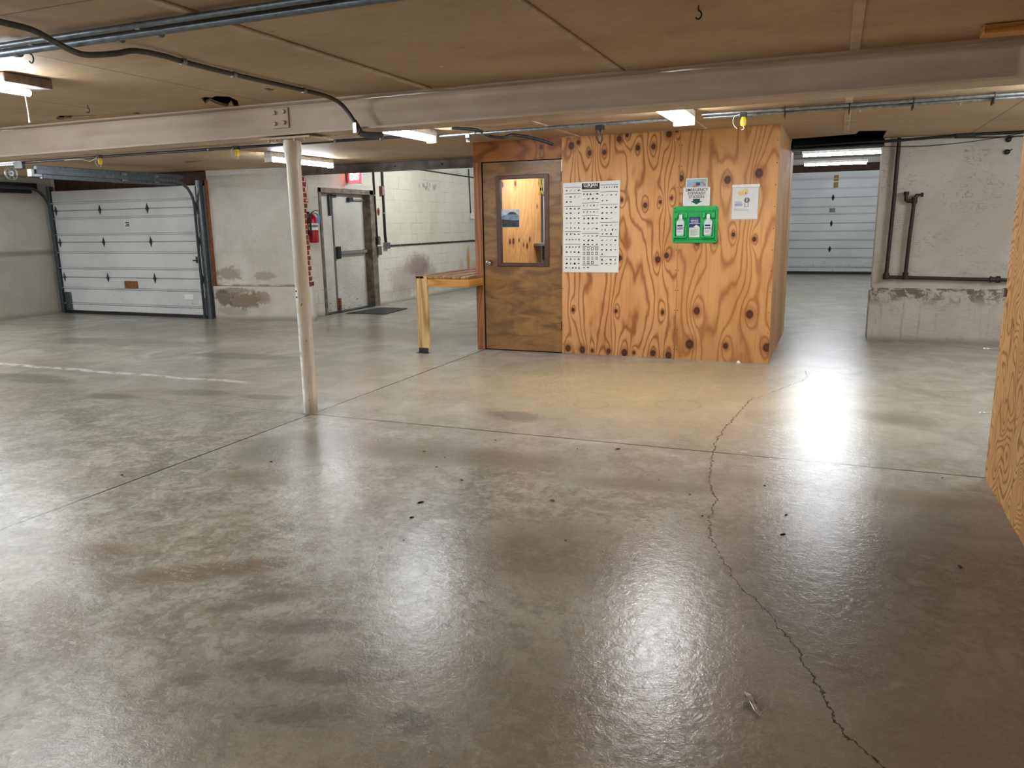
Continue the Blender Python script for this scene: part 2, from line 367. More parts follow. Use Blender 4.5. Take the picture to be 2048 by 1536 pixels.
def ex_block(t,c,f):
    p=t._p
    br=t.n.new('ShaderNodeTexBrick'); t.put(br.inputs['Vector'],t.vec(t.y,t.z)); br.inputs['Scale'].default_value=1
    br.inputs['Brick Width'].default_value=.4; br.inputs['Row Height'].default_value=.203; br.inputs['Mortar Size'].default_value=.006; br.inputs['Mortar Smooth'].default_value=.3
    br.inputs['Color1'].default_value=(1,1,1,1);br.inputs['Color2'].default_value=(.93,.93,.93,1);br.inputs['Mortar'].default_value=(0,0,0,1)
    mor=br.outputs['Fac']; k=t.M('MULTIPLY',mor,t.M('MULTIPLY_ADD',t.step(t.noise(p,3,2),.45,.65),.42,.04))
    c=t.mix(k,c,lin((104,88,74)))
    w=t.noise(p,5,5,.68,.5)
    yl=t.blob(13.6,1.75,2.6,1.1,0,u=t.y,v=t.z,wob=w,amt=.2,a=.5,b=1.2); c=t.mix(t.M('MULTIPLY',yl,.2),c,lin((220,208,170)))
    for (u,z,a,b,kk,col) in ((13.2,.62,.55,.26,.72,(122,98,94)),(12.7,.40,.6,.34,.5,(150,130,118)),(13.5,.42,.5,.3,.5,(138,118,110)),(12.4,.16,.6,.16,.35,(150,136,118)),(15.45,.6,.1,.36,.9,(196,150,60)),(15.1,.5,.1,.25,.5,(206,176,100))):
        m=t.blob(u,z,a,b,0,u=t.y,v=t.z,wob=w,amt=.5,a=.45,b=1.15); c=t.mix(t.M('MULTIPLY',m,kk),c,lin(col))
    m=t.M('MULTIPLY',t.blob(13.75,2.12,.45,.09,0,u=t.y,v=t.z,wob=w,amt=.3),t.step(t.noise(t.vec(0.,t.M('MULTIPLY',t.y,3),t.z),5,3),.5,.56)); c=t.mix(t.M('MULTIPLY',m,.7),c,lin((120,126,124)))
    m=t.blob(11.87,1.62,.05,.08,0,u=t.y,v=t.z,wob=w,amt=.5); c=t.mix(m,c,lin((110,36,26)))
    return c,t.M('MULTIPLY_ADD',mor,-1.2,f)
M['wall_block']=stucco('painted_block_wall',(220,215,202),(206,200,186),bst=.4,extra=ex_block)
M['wall_plain']=stucco('white_block_far',(205,200,190),(190,184,172))
def brick_mat():
    t=NT('red_brick',.85,spec=.2); p=t.pos(); zz=t.M('FRACT',t.M('DIVIDE',t.M('SUBTRACT',t.z,.5),.0762))
    m=t.M('LESS_THAN',zz,.2); c=t.mix(t.step(t.noise(p,14,3),.3,.7),lin((112,52,36)),lin((146,76,54))); c=t.mix(m,c,lin((206,196,182)))
    c=t.mix(t.M('LESS_THAN',t.z,.49),c,lin((206,196,182))); t.col(c); return t.m
M['brick']=brick_mat()

# --- plywood
def put_attr(o,name,vals):
    a=o.data.attributes.new(name,'FLOAT','POINT'); a.data.foreach_set('value',np.asarray(vals,dtype=np.float32))
def co_of(o):
    a=np.empty(len(o.data.vertices)*3,dtype=np.float32); o.data.vertices.foreach_get('co',a); return a.reshape(-1,3)+np.array(ORI[o.name][:],dtype=np.float32)
def knot_attrs(o,u,v,knots):
    c=co_of(o); U=c[:,'xyz'.index(u)]; V=c[:,'xyz'.index(v)]; f=np.zeros(len(U)); kd=np.full(len(U),99.)
    for i,(a,b,r) in enumerate(knots):
        d=np.hypot(U-a,(V-b)*.36); f+=2.4*(1 if i%3 else -1)/(1+(d/(r*1.7))**2); kd=np.minimum(kd,np.hypot(U-a,(V-b)*.82)/r)
    put_attr(o,'knot_field',f); put_attr(o,'knot_distance',kd)
def gridbox(u0,u1,v0,v1,front,back,res,plane='xz'):
    m=MB().grid(plane,u0,u1,v0,v1,front,res)
    if plane=='xz': m.add([(u0,front,v0),(u1,front,v0),(u1,front,v1),(u0,front,v1),(u0,back,v0),(u1,back,v0),(u1,back,v1),(u0,back,v1)],[(4,5,6,7),(0,1,5,4),(1,2,6,5),(2,3,7,6),(3,0,4,7)])
    else: m.add([(front,u0,v0),(front,u1,v0),(front,u1,v1),(front,u0,v1),(back,u0,v0),(back,u1,v0),(back,u1,v1),(back,u0,v1)],[(4,5,6,7),(0,1,5,4),(1,2,6,5),(2,3,7,6),(3,0,4,7)])
    return m
def ply(name,u,v,knots=(),seed=0.,light=(212,150,88),dark=(158,92,42),warm=(196,132,70),freq=17.,su=2.0,sv=.5,lam=.55,dirt=.0,rough_=.45,nailcols=(),lp=3.2):
    t=NT(name,rough_,spec=.35); p=t.pos(); ax={'x':t.x,'y':t.y,'z':t.z}; U,Vv=ax[u],ax[v]
    P=t.vec(t.M('MULTIPLY',U,su),t.M('MULTIPLY',Vv,sv),seed)
    wv=t.vec(t.M('MULTIPLY',U,6),t.M('MULTIPLY',Vv,2.0),seed+3)
    f=t.M('MULTIPLY_ADD',t.noise(wv,1.,2,.5),.10,t.noise(P,1.,1.2,.4,.15))
    f=t.M('MULTIPLY',f,freq)
    kd=None
    if knots: f=t.M('ADD',f,t.attr('knot_field')); kd=t.attr('knot_distance')
    s=t.M('MULTIPLY_ADD',t.M('SINE',t.M('MULTIPLY',f,2*PI)),.5,.5)
    line=t.M('POWER',s,lp)
    str_=t.noise(t.vec(t.M('MULTIPLY',U,70),t.M('MULTIPLY',Vv,2.2),seed),1,3,.6)
    pat=t.noise(t.vec(t.M('MULTIPLY',U,2.6),t.M('MULTIPLY',Vv,1.0),seed+9),1,4,.6,.3)
    c=t.mix(t.step(pat,.32,.7),lin(light),lin(warm))
    c=t.mix(t.M('MULTIPLY',line,t.M('MULTIPLY_ADD',pat,.5,lam)),c,lin(dark))
    c=t.mix(t.M('MULTIPLY',t.step(str_,.5,.8),.28),c,lin(tuple(int(q*.72) for q in dark)))
    if kd is not None:
        halo=t.M('SUBTRACT',1,t.step(kd,1.0,2.6)); c=t.mix(t.M('MULTIPLY',halo,.5),c,lin((140,74,36)))
        rings=t.M('MULTIPLY_ADD',t.M('SINE',t.M('MULTIPLY',kd,9)),.25,.75)
        core=t.M('SUBTRACT',1,t.step(kd,.75,1.15)); c=t.mix(core,c,t.mix(rings,lin((40,20,10)),lin((96,50,26))))
    for cx in nailcols:
        zz=t.M('ABSOLUTE',t.M('SUBTRACT',t.M('FRACT',t.M('DIVIDE',Vv,.2)),.5)); dd=t.V('LENGTH',t.vec(t.M('SUBTRACT',U,cx),t.M('MULTIPLY',zz,.2)))
        c=t.mix(t.M('LESS_THAN',dd,.0045),c,lin((50,30,18)))
    if dirt:
        c=t.mix(t.M('MULTIPLY',t.M('SUBTRACT',1,t.step(Vv,.05,.6)),dirt),c,lin((92,66,44)))
    t.col(c); t.bump(str_,.12,.002); return t.m
KI=[(8.55,1.83,.03),(8.95,1.86,.03),(8.75,1.17,.03),(8.86,1.17,.035),(9.05,1.18,.02),(9.2,1.12,.02),(9.42,1.18,.03),(9.32,1.1,.03),(9.7,1.6,.02)]
KH=[(-2.87,2.155,.022)]
KR=[(4.37,.86,.014),(4.1,.45,.012)]
KA=[(-2.545,2.15,.034),(-2.47,2.18,.02),(-2.35,2.07,.024),(-2.195,2.07,.024),(-2.045,2.19,.028),(-1.965,2.22,.018),(-1.855,2.095,.024),(-1.70,2.10,.024),(-1.55,2.21,.03),(-1.475,2.24,.018),(-1.77,1.54,.024),(-1.62,1.57,.017),(-1.51,1.605,.016),(-2.01,1.60,.017),(-1.63,1.005,.03),(-1.545,1.045,.026),(-2.02,1.02,.024),(-2.525,.475,.019),(-2.055,.475,.019),(-1.57,.475,.019),(-2.58,.06,.034),(-2.42,.05,.034),(-2.31,.045,.018),(-2.13,.05,.026),(-1.96,.04,.036),(-1.86,.045,.018),(-1.66,.05,.03),(-1.5,.035,.034)]
KB=[(-.98,1.76,.034),(-.695,1.81,.040),(-1.42,1.79,.026),(-.905,1.245,.019),(-.71,1.20,.021),(-1.08,1.19,.03),(-1.245,1.175,.03),(-1.23,.50,.034),(-.72,.48,.038),(-1.29,.16,.044),(-.935,.16,.028),(-.545,.16,.04)]
M['plyA']=ply('knotty_plywood_sheet','x','z',KA,2.3,freq=19,su=2.3,sv=.27,light=(220,166,110),warm=(204,144,88),dark=(146,86,40),lam=.62,lp=4.6,nailcols=(-1.448,-2.635),dirt=.12)
M['plyB']=ply('smooth_plywood_sheet','x','z',KB,11.7,freq=14,light=(216,162,106),dark=(160,100,52),warm=(200,144,88),lam=.55,lp=4.2,nailcols=(-1.42,-.54),dirt=.12)
M['plyhead']=ply('plywood_header','z','x',KH,31.,freq=13,sv=.7,light=(180,116,64),dark=(118,66,32),warm=(158,98,52))
M['plypost']=ply('timber_door_post','x','z',[],5.1,freq=8,su=6,sv=.5,light=(176,120,76),dark=(118,70,40),warm=(152,98,58),dirt=.3)
M['plyside']=ply('plywood_side_sheet','y','z',[],17.4,freq=9,light=(176,136,92),dark=(140,98,58),warm=(160,118,74),lam=.3,dirt=.1,rough_=.75)
M['plyside2']=ply('pale_jamb_board','y','z',[],8.8,freq=8,light=(190,156,112),dark=(160,122,80),warm=(176,140,96),lam=.2,rough_=.75)
M['plyinner']=ply('inner_plywood_sheet','y','z',KI,4.4,freq=11,light=(206,156,98),dark=(168,112,58),warm=(190,136,78),lam=.35)
M['plyright']=ply('old_curly_plywood','y','z',KR,41.,freq=22,su=4.2,sv=2.6,light=(200,156,100),dark=(134,88,44),warm=(182,134,80),lam=.7,dirt=.0,rough_=.6)
M['lumber']=ply('pale_pine_timber','x','z',[],6.2,freq=6,su=9,sv=.5,light=(222,192,138),dark=(158,112,64),warm=(210,176,120))
M['lumber2']=ply('orange_pine_timber','z','x',[],9.2,freq=5,su=9,sv=.8,light=(204,150,82),dark=(160,104,48),warm=(190,134,70))
M['lumber3']=ply('bench_top_boards','x','y',[],3.3,freq=6,su=9,sv=.6,light=(176,140,100),dark=(130,94,60),warm=(160,122,84),rough_=.7)
def veneer():
    t=NT('stained_door_veneer',.38); p=t.pos()
    w=t.noise(t.vec(t.M('MULTIPLY',t.x,2.2),0.,t.M('MULTIPLY',t.z,7)),1.3,4,.6,.9); g=t.noise(t.vec(t.M('MULTIPLY',t.x,60),0.,t.M('MULTIPLY',t.z,2)),1,3,.6)
    big=t.noise(p,1.8,3,.6)
    c=t.mix(t.step(w,.32,.66),lin((110,76,40)),lin((158,116,66))); c=t.mix(t.M('MULTIPLY',t.step(big,.4,.7),.4),c,lin((104,80,48)))
    c=t.mix(t.M('MULTIPLY',t.step(g,.5,.8),.25),c,lin((70,44,24)))
    c=t.mix(t.M('MULTIPLY',t.M('SUBTRACT',1,t.step(t.z,.0,.25)),.25),c,lin((120,82,40)))
    t.col(c); return t.m
M['veneer']=veneer()
M['doortrim']=plain('door_window_moulding',(86,52,32),.4,sc=12)
def gar_mat(name='white_steel_panel',a=(214,216,216),b=(202,204,206)):
    t=NT(name,.45); p=t.pos(); n=t.noise(p,1.6,4,.6)
    c=t.mix(t.step(n,.3,.7),lin(b),lin(a)); d=t.M('MULTIPLY',t.step(t.noise(p,16,4,.6),.56,.7),t.M('SUBTRACT',1,t.step(t.z,.1,.75)))
    c=t.mix(t.M('MULTIPLY',d,.4),c,lin((120,110,96))); t.col(c); return t.m
M['gar']=gar_mat()
def metaldoor():
    t=NT('scuffed_white_door',.5); p=t.pos(); q=t.vec(0.,t.M('MULTIPLY',t.y,5),t.M('MULTIPLY',t.z,16))
    c=t.mix(t.step(t.noise(p,3,4),.3,.7),lin((196,192,180)),lin((214,210,200)))
    m=t.M('MULTIPLY',t.step(t.noise(q,2.6,5,.75),.55,.62),t.M('MAXIMUM',t.M('SUBTRACT',1,t.step(t.z,.1,.85)),t.M('MULTIPLY',t.blob(11.15,1.1,.3,.5,u=t.y,v=t.z),.5)))
    c=t.mix(t.M('MULTIPLY',m,.75),c,lin((72,66,60))); t.col(c); return t.m
M['mdoor']=metaldoor()
M['jamb']=plain('worn_brown_door_frame',(122,108,92),.55,var=.25,sc=8)
M['lintel']=plain('grey_brown_steel_channel',(96,82,70),.6,.2,var=.25,sc=6)

# ------------------------------------------------------------------ setting
H=2.24
def struct(name,mb,m,label,parent=None):
    o=mb.build(name,m,parent); return tag(o,label,kind='structure')
fl=MB().grid('xy',-10,2,1,11,0,.04)
for a,b,c,d in ((-12.6,-10,-6,22.5),(2,4.2,-6,22.5),(-10,2,-6,1),(-10,2,11,22.5)): fl.add([(a,c,0),(b,c,0),(b,d,0),(a,d,0)],[(0,1,2,3)])
fl.add([(a,b,-.15) for a,b in ((-12.6,-6),(4.2,-6),(4.2,22.5),(-12.6,22.5))],[(0,1,2,3)])
fo=struct('floor',fl,M['floor'],'stained grey concrete floor with joints and a long crack')
BL={'tone_yellow':[(-1.6,6.2,2.4,1.7,0),(-1.2,7.3,1.2,.5,0)],
'tone_dark':[(.75,3.0,1.3,1.15,.2),(.9,2.2,.9,.8,0)],
'wear_brown':[(-.3,1.7,1.5,.8,.3),(.2,4.15,.95,.17,0),(-2.1,4.05,.9,.2,.1),(-3.58,4.7,.16,.14,0),(-1.0,2.9,.5,.4,.2),(-.9,3.9,.5,.12,.1),(-2.9,3.3,.35,.15,.2)],
'tone_taupe':[(-8.5,8.2,3.8,.9,.05),(-.1,9.0,.9,1.1,0),(.35,5.9,.45,.18,-.5),(-6,8.6,2.4,.7,0)],
'stain_grey':[(-1.9,2.15,.17,.055,.45),(-2.0,2.02,.09,.04,.4),(-1.62,2.03,.25,.06,.35),(-1.62,1.76,.12,.05,.4),(-1.78,1.62,.08,.045,.3),(-1.4,1.78,.25,.055,.35),(-1.3,1.92,.1,.05,.3),(-1.35,1.6,.2,.06,.3),(-1.05,1.68,.14,.06,.3)],
'stain_soft':[(-2.08,5.08,.26,.16,-.2),(-3.1,3.85,.42,.42,.4),(-5.0,4.95,.35,.14,.1),(-6.9,4.9,.5,.16,.1),(-5.6,4.6,.3,.12,.1),(-7.2,5.0,.5,.14,.1),(-4.3,5.0,.3,.1,.1),(-6.0,6.6,.8,.2,.1),(-8.2,7.0,1.4,.35,.1)],
'tread_brown':[(-2.35,2.2,.34,.09,.6),(-2.5,1.72,.35,.09,-.55),(-2.9,2.2,.16,.12,.3),(-2.15,2.35,.18,.08,.6),(-2.6,1.5,.26,.08,-.5)]}
fc_=co_of(fo)
for nm,lst in BL.items():
    d=np.full(len(fc_),9.)
    for cx,cy,rx,ry,ro in lst:
        du=fc_[:,0]-cx; dv=fc_[:,1]-cy; c_,s_=math.cos(ro),math.sin(ro)
        d=np.minimum(d,np.hypot((du*c_+dv*s_)/rx,(-du*s_+dv*c_)/ry))
    put_attr(fo,nm,np.minimum(d,9.))
def blotch(cx,cy,pts): return [(cx+a,cy+b) for a,b in pts]
# broken holes in the ceiling boards
holes=[ [(-4.007,4.269),(-3.946,4.245),(-3.927,4.287),(-3.863,4.249),(-3.795,4.302),(-3.87,4.467),(-4.047,4.685),(-4.085,4.68),(-3.984,4.536),(-4.12,4.65),(-4.115,4.578),(-4.08,4.48),(-4.041,4.392),(-4.143,4.45)],
        [(-5.656,4.466),(-5.529,4.404),(-5.429,4.427),(-5.278,4.511),(-5.333,4.557),(-5.499,4.497),(-5.599,4.554),(-5.612,4.513),(-5.70,4.574),(-5.73,4.538)],
        [(-4.962,4.56),(-4.894,4.545),(-4.898,4.584),(-4.946,4.621),(-4.956,4.594)],
        [(-3.398,4.174),(-3.354,4.162),(-3.355,4.211),(-3.308,4.236),(-3.388,4.251),(-3.411,4.239)],
        [(-7.997,8.106),(-7.814,7.995),(-7.553,8.007),(-7.825,8.154),(-8.041,8.18)] ]
from mathutils.geometry import tessellate_polygon
outer=[(-12.6,-6),(4,-6),(4,9.8),(.42,9.8),(.42,8.93),(.16,8.83),(.135,9.11),(-.515,9.30),(-.515,9.6),(-12.6,9.6)]
loops=[outer]+holes; flat=[q for l in loops for q in l]; nn=len(flat)
tri=tessellate_polygon([[Vector((a,b,0)) for a,b in l] for l in loops])
cm=MB(); cf=[tuple(t_) for t_ in tri]+[tuple(k+nn for k in t_) for t_ in tri]; b0=0
for l in loops:
    for k in range(len(l)): a_,b_=b0+k,b0+(k+1)%len(l); cf.append((a_,b_,b_+nn,a_+nn))
    b0+=len(l)
cm.add([(a,b,H) for a,b in flat]+[(a,b,H+.02) for a,b in flat],cf)
struct('ceiling',cm,M['ceiling'],'low tan painted board ceiling over the garage')
struct('ceiling_upper',MB().box(-12.6,4.2,-6,22.5,2.92,3.0).box(-12.6,4.0,-6,9.9,2.5,2.52),M['void'],'deck coloured near black for the dark cavity above the ceiling boards')  # near-black colour stands for the unlit cavity seen through the holes
for i,x in enumerate((-2.46,-1.205,.035)):
    struct('trim_%d'%(i+1),MB().bbox(x-.024,x+.024,-6,4.62,H-.012,H,.003).bbox(x-.024,x+.024,4.84,(7.79 if x<-.5 else 8.8),H-.012,H,.003),M['batten'],('painted ceiling batten running from above the door to the beam','painted ceiling batten over the middle of the plywood room','painted ceiling batten right of the plywood room')[i])
# outer walls
struct('wall_left',MB().box(-12.44,-12.24,-6,9.5,1.05,2.4).box(-12.44,-12.225,-6,9.5,0,1.04).add([(-12.24,-6,1.075),(-12.24,9.5,1.075),(-12.225,9.5,1.04),(-12.225,-6,1.04)],[(0,1,2,3)]),M['wall_left'],'grey white plastered wall at the far left with a ledge')
struct('wall_rear',MB().box(-12.6,4,-6.2,-6,0,2.4),M['wall_plain'],'white wall behind the camera')
struct('wall_right_side',MB().box(3.8,4.0,-6,9.8,0,2.4),M['wall_plain'],'white wall at the far right of the garage')
w=MB().prism([(-8.87,9.40),(-7.37,9.575),(-7.37,9.66),(-8.87,9.62)],'xy',.51,2.24).prism([(-8.87,9.345),(-7.20,9.59),(-7.20,9.66),(-8.87,9.62)],'xy',0,.505).box(-12.44,-12.14,9.42,9.62,0,2.24)
struct('wall_garage',w,M['wall_garage'],'white stucco wall with peeling base right of the garage door')
wb=MB().box(-7.37,-7.262,9.585,9.66,.50,2.24)
for k in range(22):
    z=.515+k*.0762; wb.bbox(-7.372,-7.25+(.014 if k%2 else -.006)+(.05 if k<1 else 0),9.57,9.66,z,z+.062,.003)
struct('trim_4',wb,M['brick'],'column of exposed red bricks at the end of the stucco wall')
struct('wall_corridor',MB().box(-7.6,-7.4,9.62,10.18,0,2.6).box(-7.6,-7.4,10.18,11.70,1.965,2.6).box(-7.6,-7.4,11.70,19,0,2.6),M['wall_block'],'cream painted block wall running back beside the steel double door')
struct('wall_corridor_end',MB().box(-7.6,-3.3,19,19.2,0,2.6),M['wall_plain'],'white wall closing the back bay')
struct('wall_corridor_side',MB().box(-3.6,-3.45,10.2,19,0,2.6),M['wall_plain'],'white wall on the hidden side of the back bay')
struct('ceiling_corridor',MB().box(-7.6,-3.3,9.66,19.2,2.6,2.65),M['wall_plain'],'white ceiling of the back bay')
wr=MB().box(.43,4.0,9.79,10.15,.585,2.5).box(.415,4.0,9.74,10.15,0,.55).add([(.415,9.74,.55),(4,9.74,.55),(4,9.79,.585),(.43,9.79,.585)],[(0,1,2,3)])
struct('wall_right',wr,M['wall_right'],'rough white plaster wall with a stained ledge right of the opening')
struct('wall_back',MB().box(-3.6,-.56,9.86,10.16,0,2.36),M['wall_plain'],'white block wall behind the plywood room')
struct('ceiling_far',MB().box(-3.45,4.2,10.16,22.0,2.86,2.9),M['wall_plain'],'white ceiling of the far bay')
struct('wall_far',MB().box(-3.45,-1.75,21.52,21.75,0,2.9).box(1.55,4.2,21.52,21.75,0,2.9).box(-1.75,1.55,21.52,21.75,2.72,2.9),M['wall_plain'],'white wall around the far garage door')
struct('wall_far_left',MB().box(-3.45,-3.3,10.16,21.6,0,2.9),M['wall_plain'],'white wall on the left of the far bay')
struct('wall_far_right',MB().box(4.0,4.2,10.16,21.6,0,2.9),M['wall_plain'],'white wall on the right of the far bay')
struct('wall_over_opening',MB().box(-.56,4.0,9.9,10.1,2.4,2.9),M['wall_plain'],'wall above the opening to the far bay')
# header over opening and dark gap above wall
o=thing('opening_header','dark steel header over the opening to the far bay','beam',(0,9.9,2.16))
MB().box(-.54,.44,9.75,9.79,2.165,2.36).build('web',M['void'],o)
MB().box(-.54,.44,9.66,9.88,2.155,2.17).build('flange',M['darksteel'],o)
tag(MB().bbox(-12.14,-8.86,9.40,9.55,2.03,2.235,.004).build('garage_door_header',M['redwood']),'dark red brown timber above the left garage door','header')
tag(MB().bbox(-1.75,1.55,21.42,21.52,2.53,2.72,.004).build('far_door_header',M['redwood']),'brown timber above the far garage door','header')
tag(MB().bbox(-8.875,-8.845,9.36,9.42,0,2.1,.003).build('door_jamb_board',M['lumberdark']),'thin brown timber edge between garage track and stucco wall','board')

# ------------------------------------------------------------------ steel beam and column
def zb(x): return 2.0+.0048*(x+6.57)
def hbeam(mb,x0,x1,y0,y1,f0,f1):
    vs=[];
    for x in (x0,x1):
        for y in (y0,y1):
            for z in (f0(x),f1(x)): vs.append((x,y,z))
    mb.add(vs,[(0,1,3,2),(4,6,7,5),(0,4,5,1),(2,3,7,6),(0,2,6,4),(1,5,7,3)])
bo=thing('ceiling_beam','long tan steel beam crossing the ceiling on top of the column','beam',(-3.6,4.73,2.0))
for nm,x0,x1 in (('flange_bottom',-12.24,3.8),):
    b=MB(); hbeam(b,x0,x1,4.62,4.84,lambda x:zb(x),lambda x:zb(x)+.014); b.build('bottom_flange',M['beam'],bo)
b=MB(); hbeam(b,-12.24,3.8,4.726,4.736,lambda x:zb(x)+.014,lambda x:2.226); b.build('web',M['beam'],bo)
MB().box(-12.24,3.8,4.65,4.81,2.228,2.24).build('top_flange',M['beam'],bo)
pl=MB().bbox(-3.79,-3.645,4.714,4.726,2.075,2.215,.003).build('splice_plate',M['beam'],bo)
for bx,bz in ((-3.76,2.182),(-3.68,2.186),(-3.762,2.107),(-3.682,2.112)):
    MB().lathe([(.016,0),(.016,-.01),(.012,-.014)],(bx,4.714,bz),6,'y').build('bolt',M['beam'],pl)
pl2=MB().box(-3.83,-3.8,4.63,4.7,2.03,2.045); 
co=thing('support_column','round worn cream steel column with peeling paint and white label','column',(-3.6,4.68,0))
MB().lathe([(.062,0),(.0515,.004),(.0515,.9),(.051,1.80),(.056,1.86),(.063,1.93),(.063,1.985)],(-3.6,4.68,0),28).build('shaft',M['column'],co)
cp=MB().bbox(-3.80,-3.38,4.585,4.87,1.985,2.0,.003).build('cap_plate',M['beam'],co)
for bx,by in ((-3.75,4.62),(-3.68,4.61),(-3.52,4.61),(-3.44,4.62)):
    MB().lathe([(.012,0),(.012,-.012),(.009,-.016)],(bx,by,1.985),6,'z').build('bolt',M['beam'],cp)
lb=MB()
c0=(-3.6,4.68)
def onc(ang,z,r=.0530): return (c0[0]+r*math.cos(ang),c0[1]+r*math.sin(ang),z)
def colpatch(a0,a1,z0,z1,n=6,r=.0532):
    mb=MB(); vs=[];
    for i in range(n+1):
        a=a0+(a1-a0)*i/n
        for z in (z0,z1): vs.append(onc(a,z,r))
    for i in range(n+1):
        a=a0+(a1-a0)*i/n
        for z in (z0,z1): vs.append(onc(a,z,r-.0025))
    k=2*(n+1); fs=[(2*i,2*i+2,2*i+3,2*i+1) for i in range(n)]+[(k+2*i,k+2*i+1,k+2*i+3,k+2*i+2) for i in range(n)]
    fs+=[(0,1,k+1,k),(2*n,k+2*n,k+2*n+1,2*n+1)]+[(2*i,k+2*i,k+2*i+2,2*i+2) for i in range(n)]+[(2*i+1,2*i+3,k+2*i+3,k+2*i+1) for i in range(n)]
    mb.add(vs,fs); return mb
st=colpatch(math.radians(-125),math.radians(-92),.845,.945).build('plate',M['white'],co); st['label']='small white plate with two dark holes'
for z in (.922,.878):
    a=math.radians(-108); p=onc(a,z,.0535); MB().lathe([(.006,0),(.006,-.002)],p,10,'y').build('hole',M['ink'],st)

# lintel over the back bay
o=thing('bay_lintel','long grey brown steel channel over the entrance of the back bay','beam',(-5.4,9.5,2.11))
MB().box(-7.395,-3.66,9.49,9.50,2.112,2.24).build('web',M['lintel'],o)
MB().box(-7.395,-3.66,9.44,9.49,2.108,2.12).box(-7.395,-3.66,9.44,9.49,2.228,2.24).build('flange',M['lintel'],o)
for bx in (-6.9,-6.65,-5.62,-4.9): MB().lathe([(.014,0),(.014,-.012),(.01,-.016)],(bx,9.49,2.175),6,'y').build('bolt',M['darksteel'],o)

# ------------------------------------------------------------------ plywood room
F=7.81
o=gridbox(-3.648,-2.648,2.032,2.238,F-.001,F+.018,.01).build('plywood_header',M['plyhead']); knot_attrs(o,'x','z',KH)
tag(o,'reddish plywood strip above the brown door, with one knot','plywood panel')
tag(MB().bbox(-3.648,-3.556,F-.012,F+.09,0,2.030,.003).build('door_post',M['plypost']),'tall narrow reddish timber post left of the brown door','post')
o=gridbox(-2.646,-1.437,.004,2.238,F,F+.018,.008).build('plywood_sheet',M['plyA']); knot_attrs(o,'x','z',KA)
tag(o,'knotty plywood sheet with looping grain behind the parts poster','plywood panel')
o=gridbox(-1.434,-.524,0,2.238,F,F+.018,.008).build('plywood_sheet',M['plyB']); knot_attrs(o,'x','z',KB)
tag(o,'plywood sheet at the corner behind the green eyewash station','plywood panel')
tag(MB().box(-.542,-.522,F+.019,9.62,0,2.238).build('plywood_sheet',M['plyside']),'plywood sheet round the corner, facing the opening','plywood panel')
tag(MB().box(-.56,-.518,9.63,10.16,0,2.15).build('jamb_board',M['plyside2']),'pale timber jamb at the left side of the opening','board')
o=gridbox(F+.092,9.84,0,2.238,-3.628,-3.648,.012,'yz').build('plywood_sheet',M['plyinner']); knot_attrs(o,'y','z',KI)
tag(o,'inner plywood sheet with long knots seen through the door window','plywood panel')
# shelf inside the room
o=thing('wall_shelf','grey shelf seen low through the right of the door window','shelf',(-3.35,9.7,1.0))
MB().box(-3.62,-2.9,9.55,9.855,1.095,1.125).build('board',M['inkgrey'],o)
MB().box(-3.6,-3.55,9.8,9.855,.9,1.095).build('bracket',M['inkgrey'],o); MB().box(-2.98,-2.93,9.8,9.855,.9,1.095).build('bracket',M['inkgrey'],o)
# door
D=thing('door_1','brown veneered door with a tall window and chrome knob','door',(-3.1,F+.03,0),kind='structure')
del D['category']
X0,X1,Z0,Z1=-3.545,-2.655,.012,2.022; gx0,gx1,gz0,gz1=-3.365,-2.815,.95,1.86
MB().box(X0,gx0,F+.004,F+.045,Z0,Z1).box(gx1,X1,F+.004,F+.045,Z0,Z1).box(gx0,gx1,F+.004,F+.045,Z0,gz0).box(gx0,gx1,F+.004,F+.045,gz1,Z1).build('door_leaf',M['veneer'],D)
fr=MB(); a=.024
fr.bbox(gx0-a,gx0+a,F-.012,F+.05,gz0-a,gz1+a,.004).bbox(gx1-a,gx1+a,F-.012,F+.05,gz0-a,gz1+a,.004).bbox(gx0+a,gx1-a,F-.012,F+.05,gz0-a,gz0+a-.008,.004).bbox(gx0+a,gx1-a,F-.012,F+.05,gz1-a+.008,gz1+a,.004)
wf=fr.build('window_frame',M['doortrim'],D)
MB().box(gx0+a-.004,gx1-a+.004,F+.018,F+.022,gz0+.015,gz1-.015).build('window_pane',M['glass'],wf)
kn=MB().lathe([(.03,0),(.031,-.004),(.012,-.012),(.012,-.03),(.026,-.036),(.03,-.05),(.026,-.062),(.012,-.068)],(-3.475,F+.004,.968),20,'y').build('door_knob',M['chrome'],D)
for z in (.25,1.05,1.8): MB().tube([(-2.652,F-.001,z),(-2.652,F-.001,z+.1)],.006,8).build('hinge',M['darksteel'],D)
struct('trim_5',MB().box(-3.556,-3.546,F-.002,F+.03,0,2.03).box(-3.556,-2.648,F+.0,F+.03,2.023,2.031).box(-3.545,-2.65,F+.03,F+.05,0,.008),M['void'],'dark gap around the brown door')
